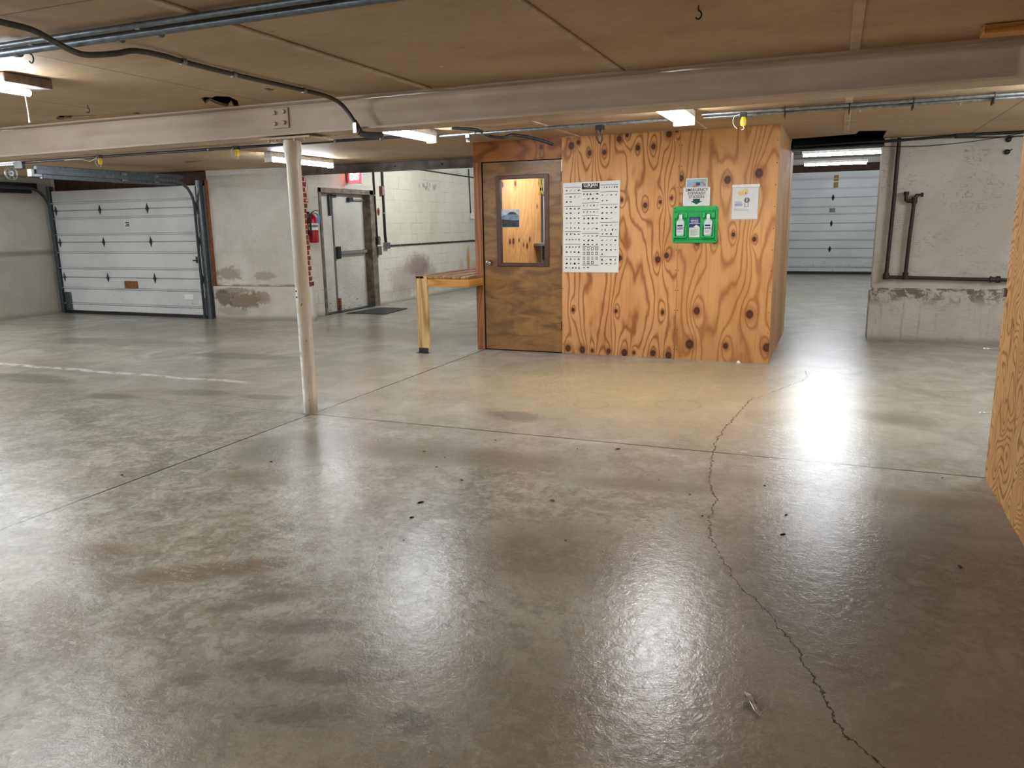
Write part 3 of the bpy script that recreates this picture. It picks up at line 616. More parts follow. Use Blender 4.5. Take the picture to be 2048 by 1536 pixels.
# car picture sticker and ribbon on the pane
o=thing('car_picture','small picture of a grey car stuck on the door window','picture',(-3.24,F+.01,1.345))
MB().box(-3.338,-3.128,F+.013,F+.017,1.342,1.532).build('sheet',M['carsky'],o)
MB().box(-3.334,-3.134,F+.011,F+.013,1.345,1.43).build('road',M['carroad'],o)
MB().prism([(-3.334,1.43),(-3.334,1.462),(-3.30,1.474),(-3.27,1.478),(-3.245,1.502),(-3.215,1.51),(-3.17,1.498),(-3.145,1.475),(-3.134,1.465),(-3.134,1.42),(-3.2,1.415)],'xz',F+.009,F+.0125).build('car_shape',M['carprint'],o)
MB().prism([(-3.262,1.48),(-3.24,1.498),(-3.215,1.504),(-3.175,1.492),(-3.16,1.478)],'xz',F+.0075,F+.0095).build('car_windows',M['carroad'],o)
o=thing('ribbon_sticker','yellow looped ribbon sticker in the top corner of the window','sticker',(-2.88,F+.01,1.66))
r=MB()
def ribbon(pts,w):
    l=[];rr=[]
    for i,(x,z) in enumerate(pts):
        x2,z2=pts[min(i+1,len(pts)-1)];x1,z1=pts[max(i-1,0)];dx,dz=x2-x1,z2-z1;L=math.hypot(dx,dz) or 1
        l.append((x-dz/L*w,z+dx/L*w)); rr.append((x+dz/L*w,z-dx/L*w))
    for i in range(len(pts)-1): r.prism([l[i],l[i+1],rr[i+1],rr[i]],'xz',F+.012,F+.016)
ribbon([(-2.908,1.672),(-2.885,1.73),(-2.862,1.79),(-2.866,1.83),(-2.885,1.842),(-2.904,1.83),(-2.908,1.79),(-2.885,1.73),(-2.858,1.68)],.009)
r.build('loop',M['yellow'],o)
MB().prism([(-2.856,1.655),(-2.838,1.68),(-2.852,1.70),(-2.87,1.675)],'xz',F+.013,F+.017).build('flag',M['orange'],o)

# ------------------------------------------------------------------ text helper
def text(s,size,c,m,parent,name='lettering',face='y',depth=.0012,sx=1.,bold=0.):
    cu=bpy.data.curves.new('t','FONT'); cu.body=s; cu.size=size; cu.align_x='CENTER'; cu.align_y='CENTER'; cu.extrude=depth; cu.offset=bold; cu.resolution_u=3
    ob=bpy.data.objects.new('t',cu); C.objects.link(ob); dg=bpy.context.evaluated_depsgraph_get(); dg.update()
    me=bpy.data.meshes.new_from_object(ob.evaluated_get(dg)); bpy.data.objects.remove(ob)
    mb=MB(); vs=[]
    for v in me.vertices:
        x,y,z=v.co.x*sx,v.co.y,v.co.z
        vs.append((c[0]+x,c[1]-z,c[2]+y) if face=='y' else (c[0]+z,c[1]+x,c[2]+y))
    mb.add(vs,[tuple(p.vertices) for p in me.polygons]); bpy.data.meshes.remove(me)
    return mb.build(name,m,parent)

# ------------------------------------------------------------------ wall things on the plywood
Yf=F-.002
o=thing('parts_poster','large white parts poster with rows of tiny black pictures','poster',(-2.33,Yf,.87))
po=[(-2.632,.872),(-2.632,1.783),(-2.027,1.793),(-2.036,1.14),(-2.030,1.135),(-2.034,.872)]
MB().prism(po,'xz',Yf-.003,Yf).build('sheet',M['card'],o)
ink=MB(); grey=MB(); yp=Yf-.0045
def P(u,v):  # u 0..1, v 0..1 from top
    return (-2.632+u*.60, 1.785-v*.913)
def rect(mb,u0,u1,v0,v1,y0=yp,y1=Yf-.003):
    a=P(u0,v1);b=P(u1,v0); mb.box(a[0],b[0],y0,y1,a[1],b[1])
rect(ink,.34,.65,.012,.078)
cols=[(.03,.32,[.05,.12,.26,.54,.68,.82],[(.085,4),(.155,4),(.21,2),(.285,4),(.335,4),(.39,4),(.445,4),(.50,4),(.57,4),(.63,5),(.715,5),(.77,4),(.85,4),(.90,4),(.95,5)]),
      (.345,.645,[.10,.225,.295,.365,.56,.705,.915],[(.13,5),(.18,4),(.255,5),(.325,5),(.395,4),(.45,4),(.51,4),(.59,4),(.64,3),(.685,4),(.735,4),(.785,4),(.84,4),(.89,3),(.945,2)]),
      (.665,.975,[.035,.11,.245,.44,.60,.82],[(.062,7),(.145,4),(.205,2),(.28,4),(.34,4),(.40,3),(.475,4),(.525,5),(.57,3),(.64,4),(.69,4),(.745,4),(.795,1),(.855,4),(.90,4)])]
rnd=random.Random(3)
for u0,u1,hl,rows in cols:
    for v in hl: rect(ink,u0,u1,v,v+.0045)
    for v,n in rows:
        k=max(n,4)
        for i in range(n):
            uc=u0+(i+.5)*(u1-u0)/k; hw=rnd.uniform(.014,.024)*(4/k)**.5; hh=rnd.uniform(.007,.014)
            mb=ink if rnd.random()<.62 else grey; c=P(uc,v); W=hw*.6; Hh=hh*.9
            if u0>.3 and u0<.4 and .72<v<.9:   # framed window shapes
                rect(ink,uc-hw,uc+hw,v-.016,v-.010); rect(ink,uc-hw,uc+hw,v+.010,v+.016); rect(ink,uc-hw,uc-hw*.7,v-.016,v+.016); rect(ink,uc+hw*.7,uc+hw,v-.016,v+.016); continue
            sh=rnd.randrange(5)
            if sh==0: poly=[(-W,-Hh),(W,-Hh),(W*.6,Hh*.6),(-W*.2,Hh)]
            elif sh==1: poly=[(-W,-Hh*.5),(-W*.3,-Hh),(W,-Hh*.2),(W*.7,Hh*.8),(-W*.4,Hh*.4)]
            elif sh==2: poly=[(-W*.4,-Hh),(W*.4,-Hh),(W,Hh),(W*.4,Hh),(0,0),(-W*.6,Hh)]
            elif sh==3: poly=[(-W,-Hh),(-W*.6,-Hh),(W,Hh*.7),(W*.8,Hh)]
            else: poly=[(-W,-Hh*.6),(W,-Hh*.6),(W*.8,Hh*.3),(-W*.8,Hh*.6)]
            mb.prism([(c[0]+a_,c[1]+b_) for a_,b_ in poly],'xz',yp,Yf-.003)
pr=ink.build('printed_pictures',M['ink'],o); grey.build('pale_pictures',M['inkgrey'],o)
a=P(.495,.034); text('LUKJAN',.044,(a[0],yp-.0005,a[1]),M['card'],o,sx=.95,bold=.0012)
a=P(.495,.064); text('METAL PRODUCTS',.013,(a[0],yp-.0005,a[1]),M['card'],o,'small_lettering') if False else rect(g2:=MB(),.40,.60,.058,.066,yp-.001,yp) ; g2.build('subtitle_strip',M['inkgrey'],o)

# eyewash sign
def rrect(x0,x1,z0,z1,r,n=5):
    p=[]
    for cx,cz,a0 in ((x1-r,z1-r,0),(x0+r,z1-r,90),(x0+r,z0+r,180),(x1-r,z0+r,270)):
        for i in range(n+1): a=math.radians(a0+90*i/n); p.append((cx+r*math.cos(a),cz+r*math.sin(a)))
    return p
o=thing('eyewash_card','pale blue card with a hand picture tucked behind the white sign','card',(-1.27,Yf,1.6))
MB().box(-1.372,-1.166,Yf-.003,Yf,1.62,1.785).build('sheet',M['card'],o)
MB().box(-1.364,-1.174,Yf-.004,Yf-.003,1.64,1.776).build('picture_area',M['skyprint'],o)
MB().prism([(-1.31,1.70),(-1.29,1.735),(-1.25,1.745),(-1.235,1.73),(-1.25,1.70)],'xz',Yf-.005,Yf-.004).prism([(-1.225,1.745),(-1.21,1.752),(-1.18,1.72),(-1.20,1.71)],'xz',Yf-.005,Yf-.004).build('hand_picture',M['skinprint'],o)
MB().box(-1.275,-1.235,Yf-.0062,Yf-.005,1.715,1.745).build('blue_picture',M['tealprint'],o)
o=thing('eyewash_sign','white EMERGENCY EYEWASH STATION sign with a dark green down arrow','sign',(-1.265,Yf,1.52))
MB().prism(rrect(-1.395,-1.137,1.523,1.70,.012),'xz',Yf-.009,Yf-.005).build('plate',M['white'],o)
for s,z,sz in (('EMERGENCY',1.674,.038),('EYEWASH',1.641,.038),('STATION',1.608,.036)): text(s,sz,(-1.265,Yf-.0095,z),M['ink'],o,sx=.98,bold=.0002)
MB().prism([(-1.298,1.590),(-1.232,1.590),(-1.232,1.568),(-1.208,1.568),(-1.265,1.537),(-1.322,1.568),(-1.298,1.568)],'xz',Yf-.0105,Yf-.009).build('arrow',M['greenink'],o)

# eyewash station tray
o=thing('eyewash_station','green wall mounted eyewash tray with two bottle recesses','eyewash station',(-1.273,Yf,1.17))
gx0_,gx1_,gz0_,gz1_=-1.490,-1.055,1.170,1.520
MB().prism(rrect(gx0_,gx1_,gz0_,gz1_,.022),'xz',Yf-.008,Yf).build('back_panel',M['green'],o)
rim=MB(); y0,y1=Yf-.030,Yf-.006
for a,b,c,d in ((gx0_+.012,gx1_-.012,gz1_-.05,gz1_-.036),(gx0_+.012,gx0_+.024,gz0_+.045,gz1_-.036),(gx1_-.024,gx1_-.012,gz0_+.045,gz1_-.036),(gx0_+.012,gx1_-.012,gz0_+.03,gz0_+.048)): rim.bbox(a,b,y0+.012,y1,c,d,.004)
rim.build('rim',M['green'],o)
bx=(-1.408,-1.143)
for c in bx:
    tray=MB()
    tray.bbox(c-.062,c+.062,Yf-.062,Yf-.006,gz0_+.048,gz0_+.066,.005)      # shelf
    for s in (-1,1):
        tray.bbox(c+s*.054-.008,c+s*.054+.008,Yf-.05,Yf-.006,gz0_+.06,gz0_+.17,.004)
        tray.bbox(c+s*.045-.016,c+s*.045+.016,Yf-.04,Yf-.006,gz1_-.115,gz1_-.055,.008)
    tray.build('bottle_holder',M['green'],o)

for sx_,sz_ in ((gx0_+.02,gz1_-.018),(gx1_-.02,gz1_-.018),(gx0_+.02,gz0_+.018),(gx1_-.02,gz0_+.018)): MB().lathe([(.005,0),(.004,-.004)],(sx_,Yf-.008,sz_),10,'y').build('screw',M['ink'],o)
lb=MB().box(-1.326,-1.224,Yf-.0105,Yf-.008,1.212,1.418).build('instruction_label',M['card'],o)
MB().box(-1.326,-1.224,Yf-.0125,Yf-.0105,1.318,1.418).build('blue_field',M['blue'],lb)
MB().box(-1.326,-1.226,Yf-.0125,Yf-.0105,1.212,1.222).build('footer',M['greenink'],lb)
MB().prism([(-1.26,1.318),(-1.285,1.326),(-1.272,1.332),(-1.258,1.345),(-1.226,1.322),(-1.226,1.318)],'xz',Yf-.0135,Yf-.0125).build('white_hand',M['card'],lb)
ov=MB()
for k in range(20):
    a0=2*PI*k/20;a1=2*PI*(k+1)/20
    ov.prism([(-1.275+.038*math.cos(a0),1.402+.008*math.sin(a0)),(-1.275+.038*math.cos(a1),1.402+.008*math.sin(a1)),(-1.275+.034*math.cos(a1),1.402+.006*math.sin(a1)),(-1.275+.034*math.cos(a0),1.402+.006*math.sin(a0))],'xz',Yf-.0135,Yf-.0125)
ov.build('oval_outline',M['lilac'],lb)
for s,z in (('EMERGENCY',1.385),('EYE & FACE',1.370),('WASH STATION',1.355)): text(s,.0135,(-1.275,Yf-.0132,z),M['card'],lb,bold=.0004)
ln=MB()
for k in range(9): ln.box(-1.312,-1.238-.012*(k%3),Yf-.0112,Yf-.0105,1.300-k*.0075,1.3025-k*.0075)
ln.build('small_print',M['inkgrey'],lb)
for i,c in enumerate(bx):
    bt=thing('eyewash_bottle',('left white eyewash bottle in the green tray','right white eyewash bottle in the green tray')[i],'bottle',(c,Yf-.034,gz0_+.067),'eyewash bottles in the green tray')
    z0=gz0_+.067; prof=[(.030,0),(.036,.004),(.037,.012),(.037,.125),(.034,.14),(.024,.156),(.015,.164),(.015,.168)]
    b=MB().lathe(prof,(0,0,0),24)
    b.v=[(c+x*1.08,Yf-.034+y*.68,z0+z) for x,y,z in b.v]; b.build('body',M['bottle'],bt)
    MB().lathe([(.0165,0),(.0165,.036),(.014,.04)],(c,Yf-.034,z0+.166),18).build('cap',M['white'],bt)
    yb=Yf-.034-.0262
    lab=MB().prism([(c+x,z) for x,z in rrect(-.029,.029,z0+.02,z0+.115,.004)],'xz',yb-.0006,yb+.012).build('label',M['card'],bt)
    MB().prism([(c+x,z) for x,z in rrect(-.027,.027,z0+.092,z0+.108,.006)],'xz',yb-.0014,yb-.0006).build('blue_band',M['blue'],lab)
    MB().prism([(c+x,z) for x,z in rrect(-.028,.028,z0+.064,z0+.083,.003)],'xz',yb-.0014,yb-.0006).build('blue_band',M['blue'],lab)
    text('EYEWASH',.0115,(c,yb-.0018,z0+.0735),M['card'],lab,bold=.0003)
    ln=MB()
    for k in range(4): ln.box(c-.024,c+.02,yb-.0012,yb-.0006,z0+.03+k*.007,z0+.0325+k*.007)
    ln.build('small_print',M['inkgrey'],lab)

# clear document pouch
o=thing('document_pouch','clear plastic pouch of papers hanging right of the eyewash sign','document pouch',(-.81,Yf,1.38))
MB().box(-.928,-.692,Yf-.004,Yf,1.392,1.70).build('paper',M['card'],o)
MB().prism([(-.945,1.378),(-.937,1.684),(-.682,1.688),(-.686,1.378)],'xz',Yf-.012,Yf-.010).build('sleeve',M['sleeve'],o)
MB().bbox(-.934,-.680,Yf-.016,Yf-.009,1.684,1.712,.003).build('top_strip',M['white'],o)
MB().prism([(-.882,1.628),(-.865,1.650),(-.80,1.672),(-.786,1.655),(-.79,1.628),(-.80,1.612),(-.83,1.620),(-.86,1.612)],'xz',Yf-.0055,Yf-.004).build('yellow_picture',M['yellow'],o)
MB().box(-.811,-.803,Yf-.007,Yf-.0055,1.622,1.643).build('black_mark',M['ink'],o)
dk=MB().lathe([(.026,0),(.026,-.0016)],(-.793,Yf-.004,1.566),20,'y').build('round_emblem',M['ink'],o)
text('1',.05,(-.793,Yf-.0062,1.566),M['card'],dk,'numeral',bold=.001)
MB().box(-.904,-.832,Yf-.0055,Yf-.004,1.512,1.538).build('lilac_box',M['lilac'],o)
MB().box(-.902,-.84,Yf-.0055,Yf-.004,1.546,1.552).box(-.815,-.808,Yf-.0055,Yf-.004,1.505,1.54).box(-.784,-.777,Yf-.0055,Yf-.004,1.505,1.54).box(-.815,-.777,Yf-.0055,Yf-.004,1.503,1.507).build('print_lines',M['inkgrey'],o)
rg=MB()
for k in range(5):
    cx=-.896+k*.026
    for q in range(12):
        a0,a1=2*PI*q/12,2*PI*(q+1)/12
        if k>1 and q in (2,3): continue
        rg.prism([(cx+.0105*math.cos(a0),1.478+.0105*math.sin(a0)),(cx+.0105*math.cos(a1),1.478+.0105*math.sin(a1)),(cx+.008*math.cos(a1),1.478+.008*math.sin(a1)),(cx+.008*math.cos(a0),1.478+.008*math.sin(a0))],'xz',Yf-.0055,Yf-.004)
rg.build('printed_rings',M['ink'],o)

# ------------------------------------------------------------------ bench beside the room
o=thing('workbench','pine workbench end sticking out left of the plywood room','workbench',(-3.9,8.3,0))
def leg(x,y,nm='leg'):
    return MB().bbox(x,x+.045,y,y+.09,.0,.84,.003).bbox(x+.047,x+.135,y,y+.04,.04,.84,.003).build(nm,M['lumber'],o)
l1=leg(-4.185,7.40)
MB().box(-4.175,-4.06,7.392,7.40,.0,.055).box(-4.19,-4.05,7.36,7.40,.0,.006).build('foot_bracket',M['darksteel'],l1)
leg(-4.185,9.3)
MB().bbox(-4.045,-3.555,7.40,7.44,.725,.81,.003).build('front_rail',M['lumber2'],o)
MB().bbox(-3.60,-3.556,7.442,7.795,.725,.81,.003).build('side_rail',M['lumber2'],o)
MB().bbox(-4.15,-4.11,7.50,9.3,.73,.81,.003).bbox(-3.70,-3.66,7.85,9.4,.73,.81,.003).build('long_rail',M['lumber2'],o)
for i in range(5):
    x0=-4.185+i*.107; y1=9.45; y0=7.405 if i else 7.40
    if i==4: MB().bbox(x0,x0+.098,7.405,9.45,.812,.846-.004*(i%2),.004).build('top_board',M['lumber3'],o)
    else: MB().bbox(x0,x0+.102,y0,y1,.812,.846-.004*(i%2),.004).build('top_board',M['lumber3'],o)
MB().bbox(-3.648,-3.56,7.405,7.795,.812,.84,.004).build('top_board',M['lumber3'],o)

# ------------------------------------------------------------------ garage doors
def garage(name,label,x0,x1,yf,secs,ribs,hx,hz,zmax,stickers=True):
    root=thing(name,label,'door',((x0+x1)/2,yf,0),kind='structure'); del root['category']
    for i,(a,b) in enumerate(secs):
        mb=MB()
        mb.box(x0,x1,yf+.004,yf+.045,a+.003,b-.003)
        # pressed strip faces between ribs
        zs=[a+.006]+[r for r in ribs if a<r<b]+[b-.006]
        for p,q in zip(zs[:-1],zs[1:]): mb.bbox(x0+.01,x1-.01,yf-.012,yf+.01,p+(.016 if p in ribs else .004),q-(.018 if q in ribs else .003),.003)
        for r_ in ribs:
            if a<r_<b: mb.bbox(x0-.02,x1+.02,yf-.026,yf+.004,r_-.007,r_+.007,.002)
        mb.build('door_section',M['gar'],root)
    for z in hz:
        for x in hx:
            h=MB(); w_,hh=.036,.088
            h.add([(x-w_,yf-.013,z),(x,yf-.013,z+hh),(x+w_,yf-.013,z),(x,yf-.013,z-hh),(x,yf-.036,z)],[(0,1,4),(1,2,4),(2,3,4),(3,0,4),(0,3,2,1)])
            h.tube([(x-.02,yf-.036,z),(x+.02,yf-.036,z)],.007,8)
            h.build('hinge',M['darksteel'],root)
    return root
G=garage('door_2','white sectional garage door at the far left',-12.13,-9.0,9.32,[(.045,.61),(.61,1.19),(1.19,1.705),(1.705,2.03)],[.17,.43,.765,1.02,1.315,1.58,1.83],(-12.06,-11.05,-10.02,-9.03),(1.705,1.19,.615),2.03)
MB().box(-12.1,-9.0,9.315,9.36,.0,.045).build('bottom_seal',M['black'],G)
s=MB().box(-10.545,-10.405,9.300,9.308,1.415,1.52).build('sticker',M['white'],G)
tk=MB()
for k in range(3): tk.box(-10.52+(.02 if k==1 else 0),-10.43,9.298,9.300,1.435+k*.026,1.45+k*.026)
tk.build('sticker_print',M['ink'],s)
w_=MB().bbox(-10.675,-10.40,9.285,9.315,.448,.565,.003).build('wood_patch',M['lumberdark'],G)
MB().bbox(-9.44,-9.24,9.300,9.316,.29,.372,.003).build('taped_patch',M['card'],G)
MB().box(-9.12,-9.06,9.295,9.315,.86,.96).tube([(-9.17,9.29,.9),(-9.07,9.29,.9)],.012,8).build('latch',M['darksteel'],G)
MB().bbox(-12.09,-11.95,9.285,9.308,.05,.36,.003).build('corner_bracket',M['tracksteel'],G)
MB().bbox(-9.07,-8.97,9.285,9.308,.05,.32,.003).build('corner_bracket',M['tracksteel'],G)
def arc(x,yc,zc,r,n=10): return [(x,yc+r*math.cos(a*PI/2/n),zc+r*math.sin(a*PI/2/n)) for a in range(n+1)]
def track(x,side,lab):
    o=thing('door_track',lab,'track',(x,9.2,0),'tracks of the left garage door')
    path=[(x,9.24,.02),(x,9.24,1.0),(x,9.24,1.72)]+arc(x,8.90,1.73,.34)[1:]+[(x,8.0,2.08),(x,6.75,2.09)]
    # C-channel profile approximated by two lips and a web
    def strip(off,w,h):
        mb=MB(); n=len(path); vs=[]
        for i,p in enumerate(path):
            a=Vector(path[max(i-1,0)]);b=Vector(path[min(i+1,n-1)]);d=(b-a).normalized();nn=Vector((0,-d.z,d.y))
            for sx in (0,w):
                for sn in (-h/2,h/2): vs.append(Vector(p)+Vector((off+sx,0,0))+nn*sn)
        fs=[(0,1,3,2),(4*n-4,4*n-2,4*n-1,4*n-3)]
        for i in range(n-1):
            k=4*i
            for a,b in ((0,1),(1,3),(3,2),(2,0)): fs.append((k+a,k+b,k+4+b,k+4+a))
        return mb.add(vs,fs)
    strip(-.003,.006,.05).build('channel_web',M['tracksteel'],o)
    m=strip(side*-.03 if side>0 else 0,.03,.006)
    m.v=[(p[0],p[1],p[2]) for p in m.v]; m.build('channel_lip',M['tracksteel'],o)
    MB().bbox(x+(.02 if side>0 else -.08),x+(.085 if side>0 else -.02),9.28,9.36,0,2.1,.004).build('wall_angle',M['tracksteel'],o)
    return o
TR=track(-8.99,1,'grey steel track curving up at the right of the garage door')
TL=track(-12.12,-1,'dark steel track curving up at the left of the garage door')
# dark back-hang of left track + spring on right track
sp=thing('door_spring','long grey spring housing with a pulley along the right overhead track','spring',(-9.05,8,2.0))
MB().bbox(-9.075,-9.02,6.78,9.12,2.095,2.165,.005).build('cover_rail',M['tracksteel'],sp)
MB().bbox(-9.08,-9.03,6.85,9.1,2.01,2.075,.005).build('lower_rail',M['tracksteel'],sp)
for y in (8.0,8.55): MB().bbox(-9.085,-9.01,y,y+.09,2.03,2.14,.003).build('clamp',M['galv'],sp)
MB().bbox(-9.09,-9.015,6.70,6.84,2.03,2.12,.003).build('end_plate',M['galv'],sp)
pu=MB()
pu.tube([(-9.12,6.52+.072*math.cos(k*PI/12),2.06+.072*math.sin(k*PI/12)) for k in range(25)],.010,8,cap=False)
for k in range(3): pu.tube([(-9.12,6.52+.07*math.cos(k*PI/3),2.06+.07*math.sin(k*PI/3)),(-9.12,6.52-.07*math.cos(k*PI/3),2.06-.07*math.sin(k*PI/3))],.006,6)
pu.lathe([(.03,-.012),(.03,.012)],(-9.12,6.52,2.06),12,'x')
pu=pu.build('pulley',M['galv'],sp)
MB().lathe([(.012,-.03),(.012,.03)],(-9.12,6.52,2.06),10,'x').build('axle',M['galv'],pu)
p2=MB().lathe([(.02,-.014),(.05,-.012),(.04,0),(.05,.012),(.02,.014)],(-9.06,9.0,2.05),20,'x').build('rear_pulley',M['galv'],sp)
sp2=thing('door_spring','dark spring housing along the left overhead track','spring',(-12.16,8,2.0))
MB().bbox(-12.21,-12.15,6.3,9.1,2.05,2.15,.005).build('cover_rail',M['darksteel'],sp2)
MB().bbox(-12.21,-12.16,6.3,9.0,1.985,2.04,.004).build('lower_rail',M['black'],sp2)
an=MB().box(-12.2,-9.13,6.66,6.70,2.165,2.169).box(-12.2,-9.13,6.66,6.664,2.165,2.21)
ag=an.build('hanging_angle',M['galv']); tag(ag,'perforated galvanized angle under the ceiling at the far left','angle iron')
hm=MB()
for k in range(48): hm.box(-9.16-k*.035,-9.15-k*.035,6.658,6.661,2.18,2.195)
hm.build('slots',M['ink'],ag)
MB().bbox(-9.2,-9.05,6.62,6.66,2.12,2.20,.003).build('hanger',M['darksteel'],ag)
tag(MB().tube([(-8.93,9.22,2.0),(-8.95,9.25,1.0),(-8.96,9.26,.3)],.003,6).build('lift_cable',M['cable']),'thin steel lift cable beside the right garage track','cable')

Gf=garage('door_4','white sectional garage door of the far bay',-1.7,1.5,21.4,[(.06,.64),(.64,1.27),(1.27,1.90),(1.90,2.53)],[.18,.42,.86,1.08,1.5,1.68,2.12,2.36],(-1.5,-.1,1.3),(1.897,1.264,.628),2.53)
MB().box(-1.7,1.5,21.4,21.44,.0,.06).build('bottom_seal',M['black'],Gf)
MB().box(-.11,0.0,21.375,21.388,2.30,2.44).box(-.11,0.0,21.375,21.388,2.14,2.27).build('notice',M['lumber3'],Gf)
MB().box(-.17,-.03,21.375,21.388,1.54,1.64).build('window_slot',M['inkgrey'],Gf)

# ------------------------------------------------------------------ double steel door
DD=thing('door_3','scuffed white steel double door with push bar','door',(-7.5,10.9,0),kind='structure'); del DD['category']
MB().box(-7.585,-7.545,10.22,10.70,.01,1.90).build('door_leaf',M['mdoor'],DD)
MB().box(-7.575,-7.535,10.708,11.60,.01,1.90).build('door_leaf',M['mdoor'],DD)
MB().bbox(-7.60,-7.385,11.60,11.71,0,1.975,.004).bbox(-7.60,-7.385,10.16,10.22,0,1.975,.004).bbox(-7.60,-7.385,10.16,11.71,1.90,1.975,.004).bbox(-7.46,-7.39,11.61,11.77,0,1.98,.004).build('frame',M['jamb'],DD)
MB().box(-7.60,-7.39,10.2,11.6,0,.012).build('threshold',M['darksteel'],DD)
MB().box(-7.545,-7.53,10.69,10.72,.02,1.89).build('astragal',M['inkgrey'],DD)
pb=MB().bbox(-7.50,-7.46,10.78,11.55,.93,.985,.006).build('push_bar',M['inkgrey'],DD)
MB().bbox(-7.535,-7.47,10.73,10.79,.86,1.06,.004).build('latch_case',M['darksteel'],pb)
MB().bbox(-7.535,-7.49,11.50,11.56,.92,.99,.004).build('end_bracket',M['tracksteel'],pb)
MB().bbox(-7.535,-7.48,11.12,11.24,1.78,1.85,.004).build('door_closer',M['darksteel'],DD)
MB().bbox(-7.52,-7.48,11.2,11.55,1.80,1.825,.003).build('closer_arm',M['galv'],DD)
MB().bbox(-7.545,-7.51,10.60,10.64,1.55,1.88,.003).box(-7.54,-7.51,10.65,10.8,1.84,1.88).build('flush_bolt',M['darksteel'],DD)
MB().bbox(-7.535,-7.50,10.71,10.76,.02,.22,.003).build('bottom_bolt',M['lumberdark'],DD)
MB().bbox(-7.50,-7.40,10.82,11.0,1.93,1.985,.004).build('contact_box',M['white'],DD)

# exit sign
o=thing('exit_sign','lit red EXIT sign hanging above the steel double door','exit sign',(-7.2,10.95,2.06))
# faces along the corridor: plate normal to y
MB().bbox(-7.37,-7.12,10.96,11.0,2.06,2.26,.004).build('housing',M['white'],o)
MB().box(-7.36,-7.13,10.955,10.96,2.068,2.252).build('lit_face',M['exit_glow'],o)
text('EXIT',.145,(-7.245,10.952,2.16),M['exit_white'],o,sx=.62,bold=.002)
MB().box(-7.40,-7.37,10.93,11.03,2.08,2.25).build('bracket',M['jamb'],o)
# vertical red sign for the extinguisher
o=thing('extinguisher_marker','tall narrow red sign with white outline above the extinguisher','sign',(-7.39,9.84,1.74))
MB().box(-7.398,-7.388,9.785,9.895,1.74,2.14).build('plate',M['redprint'],o)
MB().box(-7.388,-7.386,9.80,9.812,1.77,2.14).box(-7.388,-7.386,9.868,9.88,1.77,2.14).box(-7.388,-7.386,9.80,9.88,1.765,1.777).box(-7.388,-7.386,9.835,9.843,1.79,2.14).build('outline',M['card'],o)
# extinguisher
ex=thing('fire_extinguisher','red fire extinguisher with blue tag on the wall by the double door','fire extinguisher',(-7.30,9.87,1.15))
cx,cy,z0=-7.31,9.87,1.145
MB().lathe([(.058,0),(.068,.006),(.070,.02),(.070,.34),(.062,.365),(.04,.392),(.024,.405),(.022,.425)],(cx,cy,z0),24).build('cylinder',M['red'],ex)
MB().lathe([(.0712,0),(.0712,.10)],(cx,cy,z0+.19),24).build('label_band',M['card'],ex)
MB().lathe([(.0716,0),(.0716,.035)],(cx,cy,z0+.23),24).build('label_print',M['inkgrey'],ex)
vh=MB().bbox(cx-.018,cx+.018,cy-.02,cy+.02,z0+.42,z0+.455,.004).build('valve',M['galv'],ex)
MB().tube([(cx,cy-.01,z0+.455),(cx+.02,cy+.05,z0+.48),(cx+.02,cy+.11,z0+.475)],.007,8).tube([(cx,cy,z0+.445),(cx+.02,cy+.06,z0+.435),(cx+.02,cy+.10,z0+.40)],.006,8).build('handle',M['darksteel'],ex)
MB().tube([(cx,cy-.02,z0+.44),(cx+.01,cy-.07,z0+.42),(cx+.02,cy-.092,z0+.33),(cx+.02,cy-.09,z0+.2),(cx+.02,cy-.083,z0+.08)],.011,10).build('hose',M['black'],ex)
MB().prism([(cy+.0,z0+.30),(cy+.075,z0+.28),(cy+.085,z0+.40),(cy+.03,z0+.42)],'yz',cx+.066,cx+.070).build('inspection_tag',M['bluetag'],ex)
MB().box(-7.40,-7.375,cy-.02,cy+.02,z0+.1,z0+.46).build('wall_bracket',M['darksteel'],ex)
MB().lathe([(.0714,0),(.0714,.028)],(cx,cy,z0+.135),24).build('white_band',M['card'],ex) if False else None
# floor mat
tag(MB().prism([(-7.24,10.48),(-6.53,10.5),(-6.60,11.35),(-7.10,11.38)],'xy',.001,.012).build('door_mat',M['mat']),'dark grey mat on the floor at the double door','mat')
# conduits on the block wall
def conduit(name,label,pts,r,m,straps=(),cat='conduit',group=None,n=10,sm='galv'):
    o=thing(name,label,cat,pts[0],group)
    MB().tube(pts,r,n).build('pipe',m,o)
    for s in straps:
        c,d=Vector(s[0]),Vector(s[1]).normalized()
        MB().tube([c-d*.012,c+d*.012],r*1.28,n).build('strap',M[sm],o)
    return o
xw=-7.382
conduit('wall_conduit','dark conduit dropping beside the right jamb of the double door',[(xw,11.74,2.6),(xw,11.76,1.2)],.016,M['cable'],[((xw,11.745,1.9),(0,0,1))])
conduit('wall_conduit','thicker dark conduit dropping right of the first one by the double door',[(xw,12.02,2.6),(xw,12.03,1.22),(xw,12.05,1.08)],.022,M['cable'],[((xw,12.025,1.6),(0,0,1))])
o=conduit('wall_conduit','thin horizontal conduit along the cream block wall',[(xw,12.0,1.03),(xw,17,1.03)],.014,M['darksteel'],[((xw,y,1.03),(0,1,0)) for y in (12.5,13.3,13.9,14.7,15.4)])
o=conduit('wall_conduit','thin conduit dropping to the white thermostat on the block wall',[(xw,15.55,2.55),(xw,15.6,1.62)],.011,M['darksteel'])
o=conduit('wall_conduit','thin conduit high along the cream block wall',[(xw,13.2,2.42),(xw,17.5,2.36)],.012,M['darksteel'],[((xw,y,2.40),(0,1,0)) for y in (14.3,15.0)])
tag(MB().bbox(-7.4,-7.36,15.60,15.74,1.50,1.64,.004).build('thermostat',M['white']),'small white box on the block wall beside the door post','thermostat')
